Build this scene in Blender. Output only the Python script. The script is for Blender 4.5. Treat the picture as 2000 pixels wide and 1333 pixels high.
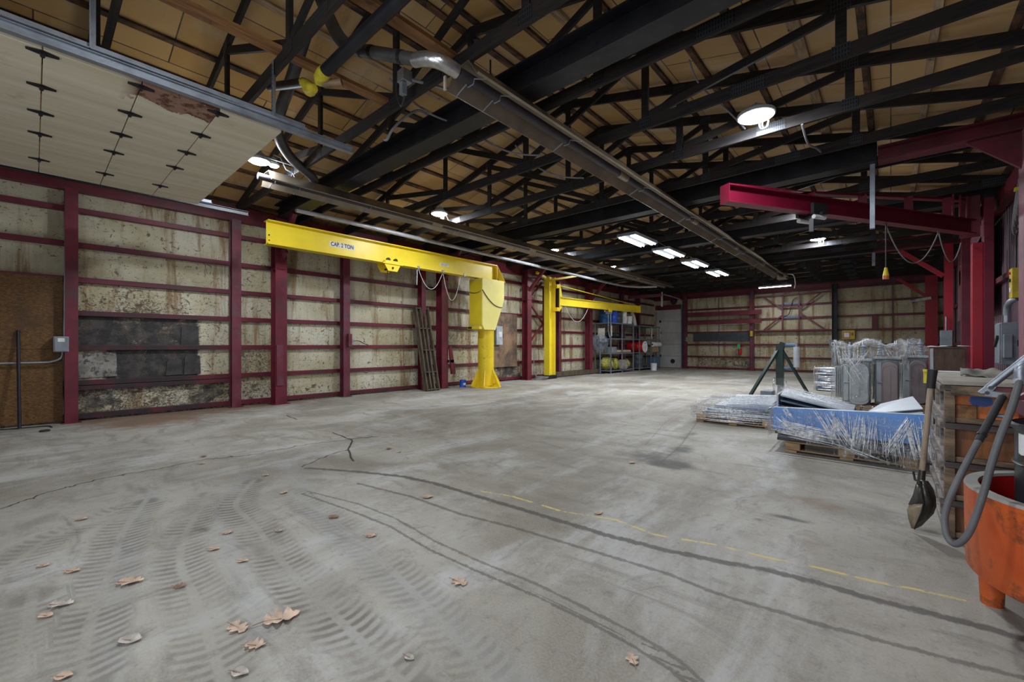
import bpy, bmesh, math, random
import numpy as np
from mathutils import Vector, Matrix
R = random.Random(7)
for o in list(bpy.data.objects): bpy.data.objects.remove(o)
S = bpy.context.scene
COL = S.collection
rad = math.radians
# ------------------------------------------------------------------ camera, world, big lights, exposure
H = 1.32; FPX = 832.0; YAW = rad(41.65)
XL, XR, YB, YF = -10.58, 1.67, 24.5, -2.4        # inner faces of the four walls
XC = (XL + XR) / 2; ZB = 4.155; PITCH = 0.25     # ridge line, truss bearing height, roof pitch
cd = bpy.data.cameras.new('camera'); cam = bpy.data.objects.new('camera', cd); COL.objects.link(cam)
cam.location = (0, 0, H); cam.rotation_euler = (rad(90), 0, YAW)
cd.sensor_width = 36; cd.lens = FPX / 2000 * 36; cd.shift_y = 7.5 / 2000; cd.clip_start = .05; cd.clip_end = 200
S.camera = cam
W = bpy.data.worlds.new('world'); S.world = W; W.use_nodes = True
W.node_tree.nodes['Background'].inputs[0].default_value = (.62, .74, 1, 1)
W.node_tree.nodes['Background'].inputs[1].default_value = .12
S.view_settings.view_transform = 'Standard'; S.view_settings.look = 'None'
S.view_settings.gamma = 1; S.view_settings.use_curve_mapping = False
S.view_settings.exposure = -.72
def area(name, loc, rot, sx, sy, power, col, shape='RECTANGLE', spread=180):
    l = bpy.data.lights.new(name, 'AREA'); l.shape = shape; l.size = sx
    if shape in ('RECTANGLE', 'ELLIPSE'): l.size_y = sy
    l.energy = power; l.color = col; l.spread = rad(spread)
    o = bpy.data.objects.new(name, l); o.location = loc; o.rotation_euler = rot; COL.objects.link(o); return o
FILL_COL = (.86, .93, 1.0)
# area lamps added outside the front wall's two doorways, as fill from behind the camera
area('big_doorway_fill', (-6.85, YF - .12, 1.8), (rad(90), 0, rad(0)), 3.6, 3.5, 20, FILL_COL)
area('doorway_fill', (-1.6, YF - .12, 1.8), (rad(90), 0, rad(0)), 3.4, 3.5, 230, FILL_COL)

# ------------------------------------------------------------------ helpers
ORG = {}
def V(*a): return Vector(a)
def tag(o, label=None, cat=None, group=None, kind=None):
    if label: o['label'] = label
    if cat: o['category'] = cat
    if group: o['group'] = group
    if kind: o['kind'] = kind
    return o
def root(name, loc, label, cat, group=None):
    o = bpy.data.objects.new(name, None); o.location = loc; o.empty_display_size = .1
    COL.objects.link(o); ORG[o.name] = Vector(loc); return tag(o, label, cat, group)
def frame(d, up=(0, 0, 1)):
    d = Vector(d).normalized(); up = Vector(up)
    if abs(d.dot(up)) > .98: up = Vector((0, 1, 0)) if abs(d.y) < .9 else Vector((1, 0, 0))
    x = up.cross(d).normalized(); y = d.cross(x).normalized(); return x, y, d
class MB:
    def __init__(s): s.v = []; s.f = []; s.sm = []
    def add(s, vs, fs, smooth=False):
        n = len(s.v); s.v += [Vector(p) for p in vs]; s.f += [tuple(i + n for i in f) for f in fs]; s.sm += [smooth] * len(fs); return s
    def box(s, a, b):
        (x0, y0, z0), (x1, y1, z1) = a, b
        x0, x1 = min(x0, x1), max(x0, x1); y0, y1 = min(y0, y1), max(y0, y1); z0, z1 = min(z0, z1), max(z0, z1)
        return s.add([(x0,y0,z0),(x1,y0,z0),(x1,y1,z0),(x0,y1,z0),(x0,y0,z1),(x1,y0,z1),(x1,y1,z1),(x0,y1,z1)],
                     [(0,3,2,1),(4,5,6,7),(0,1,5,4),(1,2,6,5),(2,3,7,6),(3,0,4,7)])
    def cbox(s, c, size, rz=0, M=None):
        m = M if M is not None else Matrix.Rotation(rz, 3, 'Z')
        hx, hy, hz = size[0]/2, size[1]/2, size[2]/2; c = Vector(c)
        vs = [c + m @ Vector((sx*hx, sy*hy, sz*hz)) for sz in (-1,1) for sx, sy in ((-1,-1),(1,-1),(1,1),(-1,1))]
        return s.add(vs, [(0,3,2,1),(4,5,6,7),(0,1,5,4),(1,2,6,5),(2,3,7,6),(3,0,4,7)])
    def bar(s, p0, p1, w, h, up=(0,0,1)):
        p0, p1 = Vector(p0), Vector(p1); x, y, d = frame(p1 - p0, up)
        vs = [p + x*sx*w/2 + y*sy*h/2 for p in (p0, p1) for sx, sy in ((-1,-1),(1,-1),(1,1),(-1,1))]
        return s.add(vs, [(0,3,2,1),(4,5,6,7),(0,1,5,4),(1,2,6,5),(2,3,7,6),(3,0,4,7)])
    def ibeam(s, p0, p1, w, h, tf=.02, tw=.014, up=(0,0,1)):
        p0, p1 = Vector(p0), Vector(p1); x, y, d = frame(p1 - p0, up)
        pr = [(-w/2,-h/2),(w/2,-h/2),(w/2,-h/2+tf),(tw/2,-h/2+tf),(tw/2,h/2-tf),(w/2,h/2-tf),(w/2,h/2),(-w/2,h/2),(-w/2,h/2-tf),(-tw/2,h/2-tf),(-tw/2,-h/2+tf),(-w/2,-h/2+tf)]
        n = 12; vs = [p + x*a + y*b for p in (p0, p1) for a, b in pr]
        fs = [(i, (i+1) % n, n + (i+1) % n, n + i) for i in range(n)]
        for o, fl in ((0, True), (n, False)):
            for q in ((0,1,2,11),(10,3,4,9),(8,5,6,7)):
                q = [o + i for i in q]; fs.append(tuple(q[::-1] if fl else q))
        return s.add(vs, fs)
    def cyl(s, p0, p1, r0, r1=None, n=16, cap=True, smooth=True):
        r1 = r0 if r1 is None else r1; p0, p1 = Vector(p0), Vector(p1); x, y, d = frame(p1 - p0)
        vs = [p + (x*math.cos(t) + y*math.sin(t))*r for p, r in ((p0, r0), (p1, r1)) for t in [2*math.pi*i/n for i in range(n)]]
        s.add(vs, [(i, (i+1) % n, n + (i+1) % n, n + i) for i in range(n)], smooth)
        if cap:
            s.add(vs, [tuple(range(n))[::-1], tuple(range(n, 2*n))])
        return s
    def tube(s, pts, r, n=8, smooth=True, closed=False):
        pts = [Vector(p) for p in pts]; m = len(pts); rr = r if isinstance(r, (list, tuple)) else [r]*m
        vs = []; px = None
        for i, p in enumerate(pts):
            a = pts[max(i-1, 0)]; b = pts[min(i+1, m-1)]
            if closed: a = pts[i-1]; b = pts[(i+1) % m]
            d = (b - a)
            if d.length < 1e-9: d = Vector((0,0,1))
            d.normalize()
            if px is None: x, y, _ = frame(d)
            else:
                x = px - d*px.dot(d)
                if x.length < 1e-6: x, y, _ = frame(d)
                x.normalize(); y = d.cross(x)
            px = x
            vs += [p + (x*math.cos(t) + y*math.sin(t))*rr[i] for t in [2*math.pi*k/n for k in range(n)]]
        fs = []
        for i in range(m if closed else m-1):
            j = (i+1) % m
            fs += [(i*n+k, i*n+(k+1) % n, j*n+(k+1) % n, j*n+k) for k in range(n)]
        s.add(vs, fs, smooth)
        if not closed: s.add(vs, [tuple(range(n))[::-1], tuple(range((m-1)*n, m*n))])
        return s
    def lathe(s, prof, c, n=32, smooth=True, ax=(0,0,1)):
        c = Vector(c); x, y, d = frame(ax); m = len(prof)
        vs = [c + d*z + (x*math.cos(t) + y*math.sin(t))*max(r, 1e-4) for r, z in prof for t in [2*math.pi*i/n for i in range(n)]]
        return s.add(vs, [(i*n+k, i*n+(k+1) % n, (i+1)*n+(k+1) % n, (i+1)*n+k) for i in range(m-1) for k in range(n)], smooth)
    def prism(s, poly, off):
        off = Vector(off); n = len(poly); vs = [Vector(p) for p in poly]; vs2 = [p + off for p in vs]
        return s.add(vs + vs2, [tuple(range(n))[::-1], tuple(range(n, 2*n))] + [(i, (i+1) % n, n+(i+1) % n, n+i) for i in range(n)])
    def grid(s, fn, nu, nv, smooth=True):
        vs = [fn(i/(nu-1), j/(nv-1)) for j in range(nv) for i in range(nu)]
        return s.add(vs, [(j*nu+i, j*nu+i+1, (j+1)*nu+i+1, (j+1)*nu+i) for j in range(nv-1) for i in range(nu-1)], smooth)
    def blob(s, c, r, seed=0, amp=.15, nu=14, nv=9):
        q = random.Random(seed); ph = [q.uniform(0, 6.28) for _ in range(6)]; c = Vector(c)
        def fn(u, v):
            th = 2*math.pi*u; la = math.pi*(v - .5)
            k = 1 + amp*(math.sin(3*th+ph[0])*math.cos(la) + .6*math.sin(5*th+ph[1]+3*la)*math.cos(la) + .5*math.sin(4*la+ph[2]))
            return c + Vector((r[0]*math.cos(th)*math.cos(la)*k, r[1]*math.sin(th)*math.cos(la)*k, r[2]*math.sin(la)*k))
        return s.grid(fn, nu, nv)
    def build(s, name, mat, parent=None, bevel=0, recalc=True, weld=False):
        me = bpy.data.meshes.new(name); org = Vector((0,0,0))
        if parent is not None:
            p = parent
            while p.parent: p = p.parent
            org = ORG.get(p.name, Vector((0,0,0)))
        me.from_pydata([tuple(v - org) for v in s.v], [], s.f)
        me.polygons.foreach_set('use_smooth', s.sm)
        if recalc or weld:
            b = bmesh.new(); b.from_mesh(me)
            if weld: bmesh.ops.remove_doubles(b, verts=b.verts, dist=1e-4)
            if recalc: bmesh.ops.recalc_face_normals(b, faces=b.faces)
            b.to_mesh(me); b.free()
        me.materials.append(mat)
        o = bpy.data.objects.new(name, me); COL.objects.link(o)
        if parent is not None: o.parent = parent
        elif_ = any(s.sm)
        if elif_ and not bevel:
            m = o.modifiers.new('edges', 'EDGE_SPLIT'); m.split_angle = rad(42)
        if bevel:
            m = o.modifiers.new('bevel', 'BEVEL'); m.width = bevel; m.segments = 2; m.limit_method = 'ANGLE'; m.angle_limit = rad(40)
        return o
def dup(r, loc=None, rotz=None, label=None):
    c = r.copy(); COL.objects.link(c)
    if loc is not None: c.location = loc
    if rotz is not None: c.rotation_euler = (0, 0, rotz)
    if label: c['label'] = label
    def rec(src, dst):
        for ch in list(src.children):
            k = ch.copy(); COL.objects.link(k); k.parent = dst; rec(ch, k)
    rec(r, c); return c
def struct(o): o['kind'] = 'structure'; return o
ORD = ['zeroth','first','second','third','fourth','fifth','sixth','seventh','eighth','ninth','tenth','eleventh','twelfth','thirteenth','fourteenth','fifteenth','sixteenth','seventeenth','eighteenth','nineteenth','twentieth','twenty-first','twenty-second','twenty-third']
def sag(a, b, d, n=12):
    a, b = Vector(a), Vector(b); return [a.lerp(b, i/n) - Vector((0,0,d*4*(i/n)*(1-i/n))) for i in range(n+1)]
def smooth_path(pts, k=6):
    P = [Vector(p) for p in pts]; out = []
    for i in range(len(P)-1):
        p0 = P[max(i-1,0)]; p1 = P[i]; p2 = P[i+1]; p3 = P[min(i+2,len(P)-1)]
        for j in range(k):
            t = j/k; out.append(.5*((2*p1) + (p2-p0)*t + (2*p0-5*p1+4*p2-p3)*t*t + (3*p1-p0-3*p2+p3)*t**3))
    return out + [P[-1]]
_s, _c = math.sin(YAW), math.cos(YAW)
def fl(u, v):           # floor point seen at (u, v) of the photograph: used once to survey the floor marks
    a = (u-1000)/FPX; b = (674-v)/FPX; t = -H/b; return ((-_s + a*_c)*t, (_c + a*_s)*t)
# ------------------------------------------------------------------ materials
class NT:
    def __init__(s, name):
        s.m = bpy.data.materials.new(name); s.m.use_nodes = True; s.t = s.m.node_tree; s.t.nodes.clear()
        s.out = s.n('ShaderNodeOutputMaterial'); s.bs = s.n('ShaderNodeBsdfPrincipled'); s.l(s.bs.outputs[0], s.out.inputs[0])
    def n(s, t, **k):
        x = s.t.nodes.new(t)
        for a, b in k.items(): setattr(x, a, b)
        return x
    def l(s, a, b): s.t.links.new(a, b)
    def inp(s, sock, val):
        if isinstance(val, bpy.types.NodeSocket): s.l(val, sock)
        else: sock.default_value = val
    def coord(s, kind='Object', scale=(1,1,1), rot=(0,0,0)):
        if kind == 'World': c = s.n('ShaderNodeNewGeometry').outputs['Position']
        else: c = s.n('ShaderNodeTexCoord').outputs[kind]
        mp = s.n('ShaderNodeMapping'); s.l(c, mp.inputs[0]); mp.inputs['Scale'].default_value = scale; mp.inputs['Rotation'].default_value = rot
        return mp.outputs[0]
    def noise(s, co, scale, detail=4, rough=.55, dist=0):
        x = s.n('ShaderNodeTexNoise'); s.l(co, x.inputs['Vector']); x.inputs['Scale'].default_value = scale
        x.inputs['Detail'].default_value = detail; x.inputs['Roughness'].default_value = rough; x.inputs['Distortion'].default_value = dist
        return x.outputs[0]
    def voro(s, co, scale, feat='F1', out=0):
        x = s.n('ShaderNodeTexVoronoi', feature=feat); s.l(co, x.inputs['Vector']); x.inputs['Scale'].default_value = scale; return x.outputs[out]
    def step(s, v, a, b):       # smooth 0..1 between a and b
        x = s.n('ShaderNodeMapRange', interpolation_type='SMOOTHSTEP'); s.inp(x.inputs[0], v)
        s.inp(x.inputs[1], a); s.inp(x.inputs[2], b); x.inputs[3].default_value = 0; x.inputs[4].default_value = 1; return x.outputs[0]
    def math(s, op, a, b=0.0, c=None):
        x = s.n('ShaderNodeMath', operation=op); s.inp(x.inputs[0], a); s.inp(x.inputs[1], b)
        if c is not None: s.inp(x.inputs[2], c)
        return x.outputs[0]
    def mix(s, f, a, b, bt='MIX'):
        x = s.n('ShaderNodeMix', data_type='RGBA', blend_type=bt); s.inp(x.inputs[0], f)
        for i, v in ((6, a), (7, b)): s.inp(x.inputs[i], (v if isinstance(v, bpy.types.NodeSocket) else (*v, 1)))
        return x.outputs[2]
    def attr(s, name, out='Fac'):
        x = s.n('ShaderNodeAttribute', attribute_name=name); return x.outputs[out]
    def sep(s, v):
        x = s.n('ShaderNodeSeparateXYZ'); s.l(v, x.inputs[0]); return x.outputs
    def bump(s, h, strength=.3, dist=.02):
        x = s.n('ShaderNodeBump'); s.l(h, x.inputs['Height']); x.inputs['Strength'].default_value = strength; x.inputs['Distance'].default_value = dist
        s.l(x.outputs[0], s.bs.inputs['Normal'])
    def fin(s, col, rough=.6, metal=0.0, spec=None):
        s.inp(s.bs.inputs['Base Color'], col if isinstance(col, bpy.types.NodeSocket) else (*col, 1))
        s.inp(s.bs.inputs['Roughness'], rough); s.inp(s.bs.inputs['Metallic'], metal)
        if spec is not None: s.bs.inputs['Specular IOR Level'].default_value = spec
        return s.m
def cm(c, k): return tuple(min(max(x*k, 0), 1) for x in c)
def mat(name, col, rough=.6, metal=0., var=.18, vs=5, dirt=None, ds=3, dlo=.55, dhi=.75, damt=.8, bump=.08, bs=60, stretch=(1,1,1), spec=None, coord='Object'):
    n = NT(name); co = n.coord(coord, stretch)
    c = n.mix(n.step(n.noise(co, vs, 5), .3, .7), cm(col, 1-var), cm(col, 1+var))
    if dirt: c = n.mix(n.math('MULTIPLY', n.step(n.noise(co, ds, 8, .68), dlo, dhi), damt), c, dirt)
    if bump: n.bump(n.noise(co, bs, 4), bump, .01)
    return n.fin(c, rough, metal, spec)
def emit(name, col, k):
    n = NT(name); n.bs.inputs['Emission Color'].default_value = (*col, 1); n.bs.inputs['Emission Strength'].default_value = k
    return n.fin(col, .4)
def wood(name, col, dark, scale=3, stretch=(1,12,12), rough=.75, dirt=None, dlo=.5, dhi=.7):
    n = NT(name); co = n.coord('Object', stretch); w = n.noise(co, scale, 6, .6, 1.2)
    c = n.mix(n.step(w, .3, .7), dark, col)
    if dirt: c = n.mix(n.step(n.noise(n.coord('Object'), 4, 7, .65), dlo, dhi), c, dirt)
    n.bump(w, .15, .01); return n.fin(c, rough)
M = {}
M['maroon'] = mat('maroon_paint', (.135, .013, .026), .45, var=.3, vs=3, dirt=(.06,.035,.035), ds=4, dlo=.5, dhi=.72, damt=.75)
M['maroon_girt'] = mat('maroon_girt_paint', (.12, .010, .022), .5, var=.35, vs=1.2, dirt=(.05,.03,.03), ds=1.4, dlo=.5, dhi=.75, damt=.8)
n = NT('sooted_maroon_girt_paint'); co = n.coord('Object'); gw = n.coord('World'); gp = n.sep(gw)
c = n.mix(n.step(n.noise(co, 1.2, 5), .3, .7), (.075,.007,.014), (.165,.013,.030)); c = n.mix(n.math('MULTIPLY', n.step(n.noise(co, 1.4, 8, .68), .5, .75), .8), c, (.05,.03,.03))
sm_ = n.math('MULTIPLY', n.math('MULTIPLY', n.step(gp[1], .3, .6), n.step(gp[1], 3.1, 1.9)), n.step(gp[2], 2.1, 1.7))
c = n.mix(n.math('MULTIPLY', sm_, n.step(n.noise(gw, 2.2, 7, .66), .28, .55)), c, (.028,.018,.020)); M['girt_sooted'] = n.fin(c, .5)
M['maroon_worn'] = mat('worn_maroon_paint', (.14, .022, .038), .45, var=.3, vs=2.5, dirt=(.10,.085,.10), ds=2.2, dlo=.45, dhi=.7, damt=.85)
M['red_post'] = mat('red_post_paint', (.36, .010, .026), .4, var=.15, vs=2, dirt=(.12,.02,.025), ds=3, dlo=.6, dhi=.8, damt=.5)
M['jib_red'] = mat('jib_red_paint', (.155, .004, .022), .4, var=.12, vs=2)
M['yellow'] = mat('crane_yellow_paint', (.86, .66, .03), .38, var=.06, vs=2, dirt=(.45,.30,.02), ds=5, dlo=.66, dhi=.8, damt=.5)
M['yellow_pale'] = mat('sun_faded_yellow_paint', (.85, .74, .22), .42, var=.05, vs=2, dirt=(.5,.38,.1), ds=3, dlo=.7, dhi=.85, damt=.4)
M['yellow_worn'] = mat('scuffed_yellow_paint', (.84, .60, .02), .4, var=.08, vs=3, dirt=(.10,.07,.02), ds=6, dlo=.56, dhi=.72, damt=.85)
M['truss'] = wood('soot_dark_truss_timber', (.022,.014,.010), (.004,.0042,.006), 2, (1,6,10), .8)
M['purlin'] = wood('brown_purlin_timber', (.19,.085,.035), (.03,.014,.008), 2.2, (8,.8,8), .75, dirt=(.02,.013,.01), dlo=.42, dhi=.6)
M['purlin_pale'] = wood('pale_purlin_timber', (.44,.32,.20), (.24,.15,.08), 2.2, (8,.8,8), .75, dirt=(.05,.03,.02), dlo=.6, dhi=.72)
M['brace_wood'] = wood('orange_brown_lumber', (.32,.15,.05), (.16,.07,.03), 2, (8,.8,8), .7, dirt=(.05,.03,.02), dlo=.58, dhi=.75)
M['gusset'] = None
M['steel_dark'] = mat('grimy_dark_steel', (.016,.016,.021), .5, .3, var=.4, vs=3, dirt=(.05,.045,.043), ds=2, dlo=.55, dhi=.75, damt=.6)
M['steel_gal'] = mat('dull_galvanised_steel', (.34,.37,.42), .45, .75, var=.25, vs=4, dirt=(.12,.10,.09), ds=4, dlo=.5, dhi=.75, damt=.6)
M['steel_dull'] = mat('dulled_galvanised_steel', (.16,.17,.20), .55, .5, var=.25, vs=4, dirt=(.06,.055,.05), ds=4, dlo=.5, dhi=.75, damt=.6)
M['heater'] = mat('dusty_heater_reflector_metal', (.30,.25,.19), .42, .75, var=.2, vs=2, dirt=(.15,.09,.05), ds=1.2, dlo=.5, dhi=.8, damt=.6)
M['heat_tube'] = mat('burnt_heater_tube_metal', (.06,.05,.06), .5, .5, var=.3, vs=1.5, dirt=(.13,.08,.05), ds=1, dlo=.5, dhi=.75, damt=.5)
M['black'] = mat('black_plastic', (.014,.014,.016), .45)
M['rubber'] = mat('black_rubber', (.02,.02,.022), .6)
M['grey_box'] = mat('grey_enamel', (.22,.25,.28), .45, .1, dirt=(.08,.07,.06), ds=5, dlo=.6, dhi=.75, damt=.6)
M['grey_light'] = mat('light_grey_enamel', (.42,.46,.50), .45, .1)
M['white'] = mat('white_paint', (.75,.75,.74), .5, dirt=(.35,.32,.28), ds=4, dlo=.6, dhi=.8, damt=.5)
M['paper'] = mat('paper', (.8,.8,.8), .8, var=.05)
M['cream_trim'] = mat('off_white_paint', (.60,.56,.48), .5)
M['cord_white'] = mat('white_cord', (.7,.7,.7), .5)
M['cord_grey'] = mat('grey_cord', (.22,.21,.22), .6)
M['cord_black'] = mat('black_cord', (.02,.02,.02), .55)
M['ink'] = mat('black_ink', (.015,.015,.02), .6, var=0, bump=0)
M['blue'] = mat('blue_painted_steel', (.07,.27,.72), .3, 0, var=.04, vs=2)
M['pale_panel'] = mat('pale_grey_painted_steel', (.52,.56,.62), .4, 0, var=.05)
M['slate_panel'] = mat('slate_blue_painted_steel', (.10,.16,.26), .4, 0, var=.1)
M['dark_panel'] = mat('dark_sheet_steel', (.05,.06,.075), .4, .3)
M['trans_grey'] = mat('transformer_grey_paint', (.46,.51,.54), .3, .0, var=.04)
M['trans_dark'] = mat('shaded_transformer_grey_paint', (.24,.28,.30), .4, 0, var=.05)  # tank grey darkened: the shadow gap behind the radiators is in the colour
M['trans_brown'] = mat('transformer_dusky_paint', (.30,.24,.25), .35, 0, var=.06)
M['porcelain'] = mat('grey_porcelain', (.32,.36,.42), .15, 0, var=.05)
M['green_dark'] = mat('dark_green_paint', (.006,.024,.020), .4, 0, var=.2)
M['pallet'] = wood('pallet_timber', (.50,.34,.18), (.30,.18,.09), 3, (1,6,8), .75)
M['crate_panel'] = wood('stained_plywood', (.27,.10,.028), (.11,.04,.015), 2.5, (6,1,1), .55, dirt=(.03,.015,.01), dlo=.52, dhi=.72)
M['crate_orange'] = None
M['crate_edge'] = wood('grimy_crate_batten', (.30,.20,.12), (.07,.05,.035), 3, (1,5,5), .7, dirt=(.03,.025,.025), dlo=.5, dhi=.65)
M['crate_dark'] = wood('greasy_black_batten', (.08,.06,.05), (.02,.017,.015), 3, (1,5,5), .5)
M['crate_side'] = wood('grey_crate_side', (.30,.26,.23), (.12,.10,.09), 3, (1,1,6), .7, dirt=(.05,.045,.04), dlo=.5, dhi=.68)
M['table_top'] = mat('dusty_grey_board', (.36,.32,.27), .8, dirt=(.15,.12,.10), ds=3)
M['cloth'] = mat('grey_canvas', (.20,.19,.165), .9, var=.25, vs=8, bump=.3, bs=200)
M['orange_poly'] = None
M['rust'] = mat('rusty_steel', (.22,.07,.03), .7, .2, var=.4, vs=6)
M['red_plastic'] = mat('red_plastic', (.55,.012,.014), .35)
M['drum_black'] = mat('black_drum_enamel', (.02,.021,.025), .3, .1, var=.3, vs=3)
M['hose'] = mat('grey_rubber_hose', (.11,.11,.115), .55, 0, var=.15, vs=8)
M['shovel_metal'] = mat('worn_shovel_steel', (.07,.065,.06), .35, .6, var=.4, vs=6)
M['shovel_bright'] = mat('scoured_shovel_steel', (.42,.33,.24), .35, .5, var=.3, vs=6)
M['shovel_wood'] = wood('worn_ash_handle', (.42,.34,.25), (.27,.20,.135), 3, (10,10,1), .6, dirt=(.10,.06,.04), dlo=.5, dhi=.72)
M['blue_plastic'] = mat('blue_plastic', (.02,.09,.55), .35)
M['teal_plastic'] = mat('deep_blue_drum_plastic', (.02,.10,.26), .4)
M['grey_drum'] = mat('dark_grey_drum_plastic', (.06,.07,.09), .45)
M['yellow_rag'] = mat('yellow_tape_wrap', (.55,.44,.03), .5, 0, var=.2, vs=14)
M['yellow_net'] = mat('yellow_green_rope', (.40,.37,.07), .8, 0, var=.35, vs=14, dirt=(.10,.09,.04), ds=10, dlo=.45, dhi=.65, bump=.6, bs=40)
M['red_rope'] = mat('red_fire_hose', (.5,.01,.02), .4)
M['brown_board'] = mat('rust_brown_board', (.26,.16,.09), .6, dirt=(.08,.055,.045), ds=1.6, dlo=.42, dhi=.66, damt=.95)
M['pipe_grey'] = mat('sooty_flue_pipe', (.10,.095,.095), .5, .5, var=.35, vs=2.5, dirt=(.20,.18,.15), ds=2, dlo=.55, dhi=.75, damt=.5)
M['foil'] = mat('silver_foil_tape', (.55,.55,.54), .28, .9, var=.2, vs=8, dirt=(.25,.09,.04), ds=6, dlo=.6, dhi=.72, bump=.4, bs=30)
M['duct'] = mat('grey_painted_conduit', (.42,.42,.45), .45, .3)
M['cabinet'] = wood('dark_walnut_board', (.11,.06,.035), (.06,.03,.018), 3, (5,5,1), .5)
M['led'] = emit('led_lens', (.92,.96,1), 60)
M['tube_light'] = emit('fluorescent_tube', (.90,.95,1), 26)
M['signal_yellow'] = mat('yellow_enamel', (.55,.40,.02), .45, dirt=(.1,.07,.02), ds=8, dlo=.6, dhi=.75)
M['lemon'] = mat('yellow_plastic', (.75,.60,.02), .4)
M['orange_plastic'] = mat('orange_plastic', (.65,.16,.03), .4)
M['bright_green'] = mat('green_tag_plastic', (.03,.42,.16), .4)
M['leaf_tan'] = mat('dry_tan_leaf', (.55,.40,.30), .75, var=.25, vs=20)
M['leaf_brown'] = mat('dry_brown_leaf', (.30,.17,.12), .75, var=.3, vs=20)
M['leaf_grey'] = mat('dry_grey_leaf', (.46,.41,.36), .75, var=.3, vs=20)
M['purple_steel'] = mat('dusky_mauve_corrugated_steel', (.14,.085,.11), .5, .2, var=.25, vs=2, dirt=(.06,.04,.05), ds=2)
M['pink_trim'] = mat('chalky_maroon_paint', (.26,.10,.13), .5, 0, var=.2)
# galvanised nail plates with punched slots
n = NT('punched_nail_plate'); co = n.coord('Object', (1,1,1)); sx = n.sep(co)
a = n.math('FRACT', n.math('MULTIPLY', sx[0], 40)); b = n.math('FRACT', n.math('MULTIPLY', sx[2], 22))
hole = n.math('MULTIPLY', n.step(a, .5, .6), n.step(b, .25, .4))
M['gusset'] = n.fin(n.mix(hole, n.mix(n.noise(co, 5), (.028,.031,.038), (.058,.062,.070)), (.010,.010,.012)), .5, .5)
# crate front: orange paint over ply with a blue patch
n = NT('orange_painted_plywood'); co = n.coord('Object'); sx = n.sep(co)
w = n.noise(n.coord('Object', (6,1,1)), 2.5, 6, .6, 1.2)
c = n.mix(n.step(w, .3, .7), (.20,.08,.02), (.42,.17,.03))
o1 = n.step(n.noise(co, 5, 5, .6), .42, .56); c = n.mix(n.math('MULTIPLY', o1, .85), c, (.72,.16,.02))
d = n.math('ADD', n.math('POWER', n.math('DIVIDE', n.math('SUBTRACT', sx[0], .165), .06), 2), n.math('POWER', n.math('DIVIDE', n.math('SUBTRACT', sx[2], .150), .042), 2))
d = n.math('ADD', d, n.math('MULTIPLY', n.math('SUBTRACT', n.noise(co, 22, 4), .5), 1.5))
c = n.mix(n.math('SUBTRACT', 1, n.step(d, .7, 1.15)), c, (.03,.07,.26))
M['crate_orange'] = n.fin(n.mix(n.step(n.noise(co, 3, 7, .6), .6, .75), c, (.06,.03,.015)), .55)
# weathered orange polyethylene
n = NT('scuffed_orange_polyethylene'); co = n.coord('Object')
c = n.mix(n.step(n.noise(co, 3, 6, .62), .35, .65), (.46,.062,.008), (.62,.13,.018))
c = n.mix(n.math('MULTIPLY', n.step(n.noise(co, 6, 9, .72), .47, .62), .9), c, (.15,.03,.012))
c = n.mix(n.math('MULTIPLY', n.step(n.noise(n.coord('Object',(1,1,.4)), 2.2, 7, .66), .55, .75), .75), c, (.24,.07,.03))
n.bump(n.noise(co, 30, 5), .12, .01); M['orange_poly'] = n.fin(c, .42)
# grey worn rim
M['grey_rim'] = mat('worn_grey_polyethylene', (.30,.29,.27), .6, dirt=(.2,.18,.16), ds=5)
# stretch film; white streaks paint in the lamp glints on its wrinkles
n = NT('clear_stretch_film'); co = n.coord('Object', (1,1,1))
def ridge(vec, sc, lo, hi): return n.step(n.math('ABSOLUTE', n.math('SUBTRACT', n.noise(vec, sc, 1.5, .5, .02), .5)), hi, lo)
s1 = ridge(n.coord('Object', (11,11,.55), (0,rad(14),0)), 2.4, .012, .045); s2 = ridge(n.coord('Object', (11,11,.55), (0,rad(-22),rad(15))), 2.2, .012, .045)
s3 = ridge(n.coord('Object', (.6,.6,9), (rad(6),rad(5),0)), 2.4, .006, .03); cr = n.noise(co, 11, 6, .65, 1.5)
pa = n.step(n.noise(co, 2.4, 3), .40, .58); pb = n.step(n.noise(n.coord('Object', (1,1,1), (1,.4,2)), 2.0, 3), .42, .6)
rid = n.math('MULTIPLY', n.math('MAXIMUM', n.math('MULTIPLY', n.math('MAXIMUM', s1, s3), pa), n.math('MULTIPLY', s2, pb)), .55)
rid = n.math('MAXIMUM', rid, n.math('MULTIPLY', n.step(cr, .66, .75), .45))
n.bump(n.math('ADD', n.math('MULTIPLY', n.math('ADD', s1, s2), .8), n.math('MULTIPLY', cr, 1.2)), 1.0, .03)
bn = n.bs.inputs['Normal'].links[0].from_socket
n.fin((.95,.97,1.0), .25)
gl = n.n('ShaderNodeBsdfGlossy'); gl.inputs['Color'].default_value = (.95,.97,1,1); gl.inputs['Roughness'].default_value = .16; n.l(bn, gl.inputs['Normal'])
tr = n.n('ShaderNodeBsdfTransparent'); m1 = n.n('ShaderNodeMixShader'); ms = n.n('ShaderNodeMixShader')
n.l(n.math('MULTIPLY', rid, .75), m1.inputs[0]); n.l(gl.outputs[0], m1.inputs[1]); n.l(n.bs.outputs[0], m1.inputs[2])
fr = n.n('ShaderNodeLayerWeight'); fr.inputs[0].default_value = .3
f = n.math('ADD', n.math('MULTIPLY', rid, .72), n.math('ADD', .07, n.math('MULTIPLY', fr.outputs['Fresnel'], .3)))
n.l(n.math('MINIMUM', f, .85), ms.inputs[0]); n.l(tr.outputs[0], ms.inputs[1]); n.l(m1.outputs[0], ms.inputs[2]); n.l(ms.outputs[0], n.out.inputs[0])
M['film'] = n.m
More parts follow.
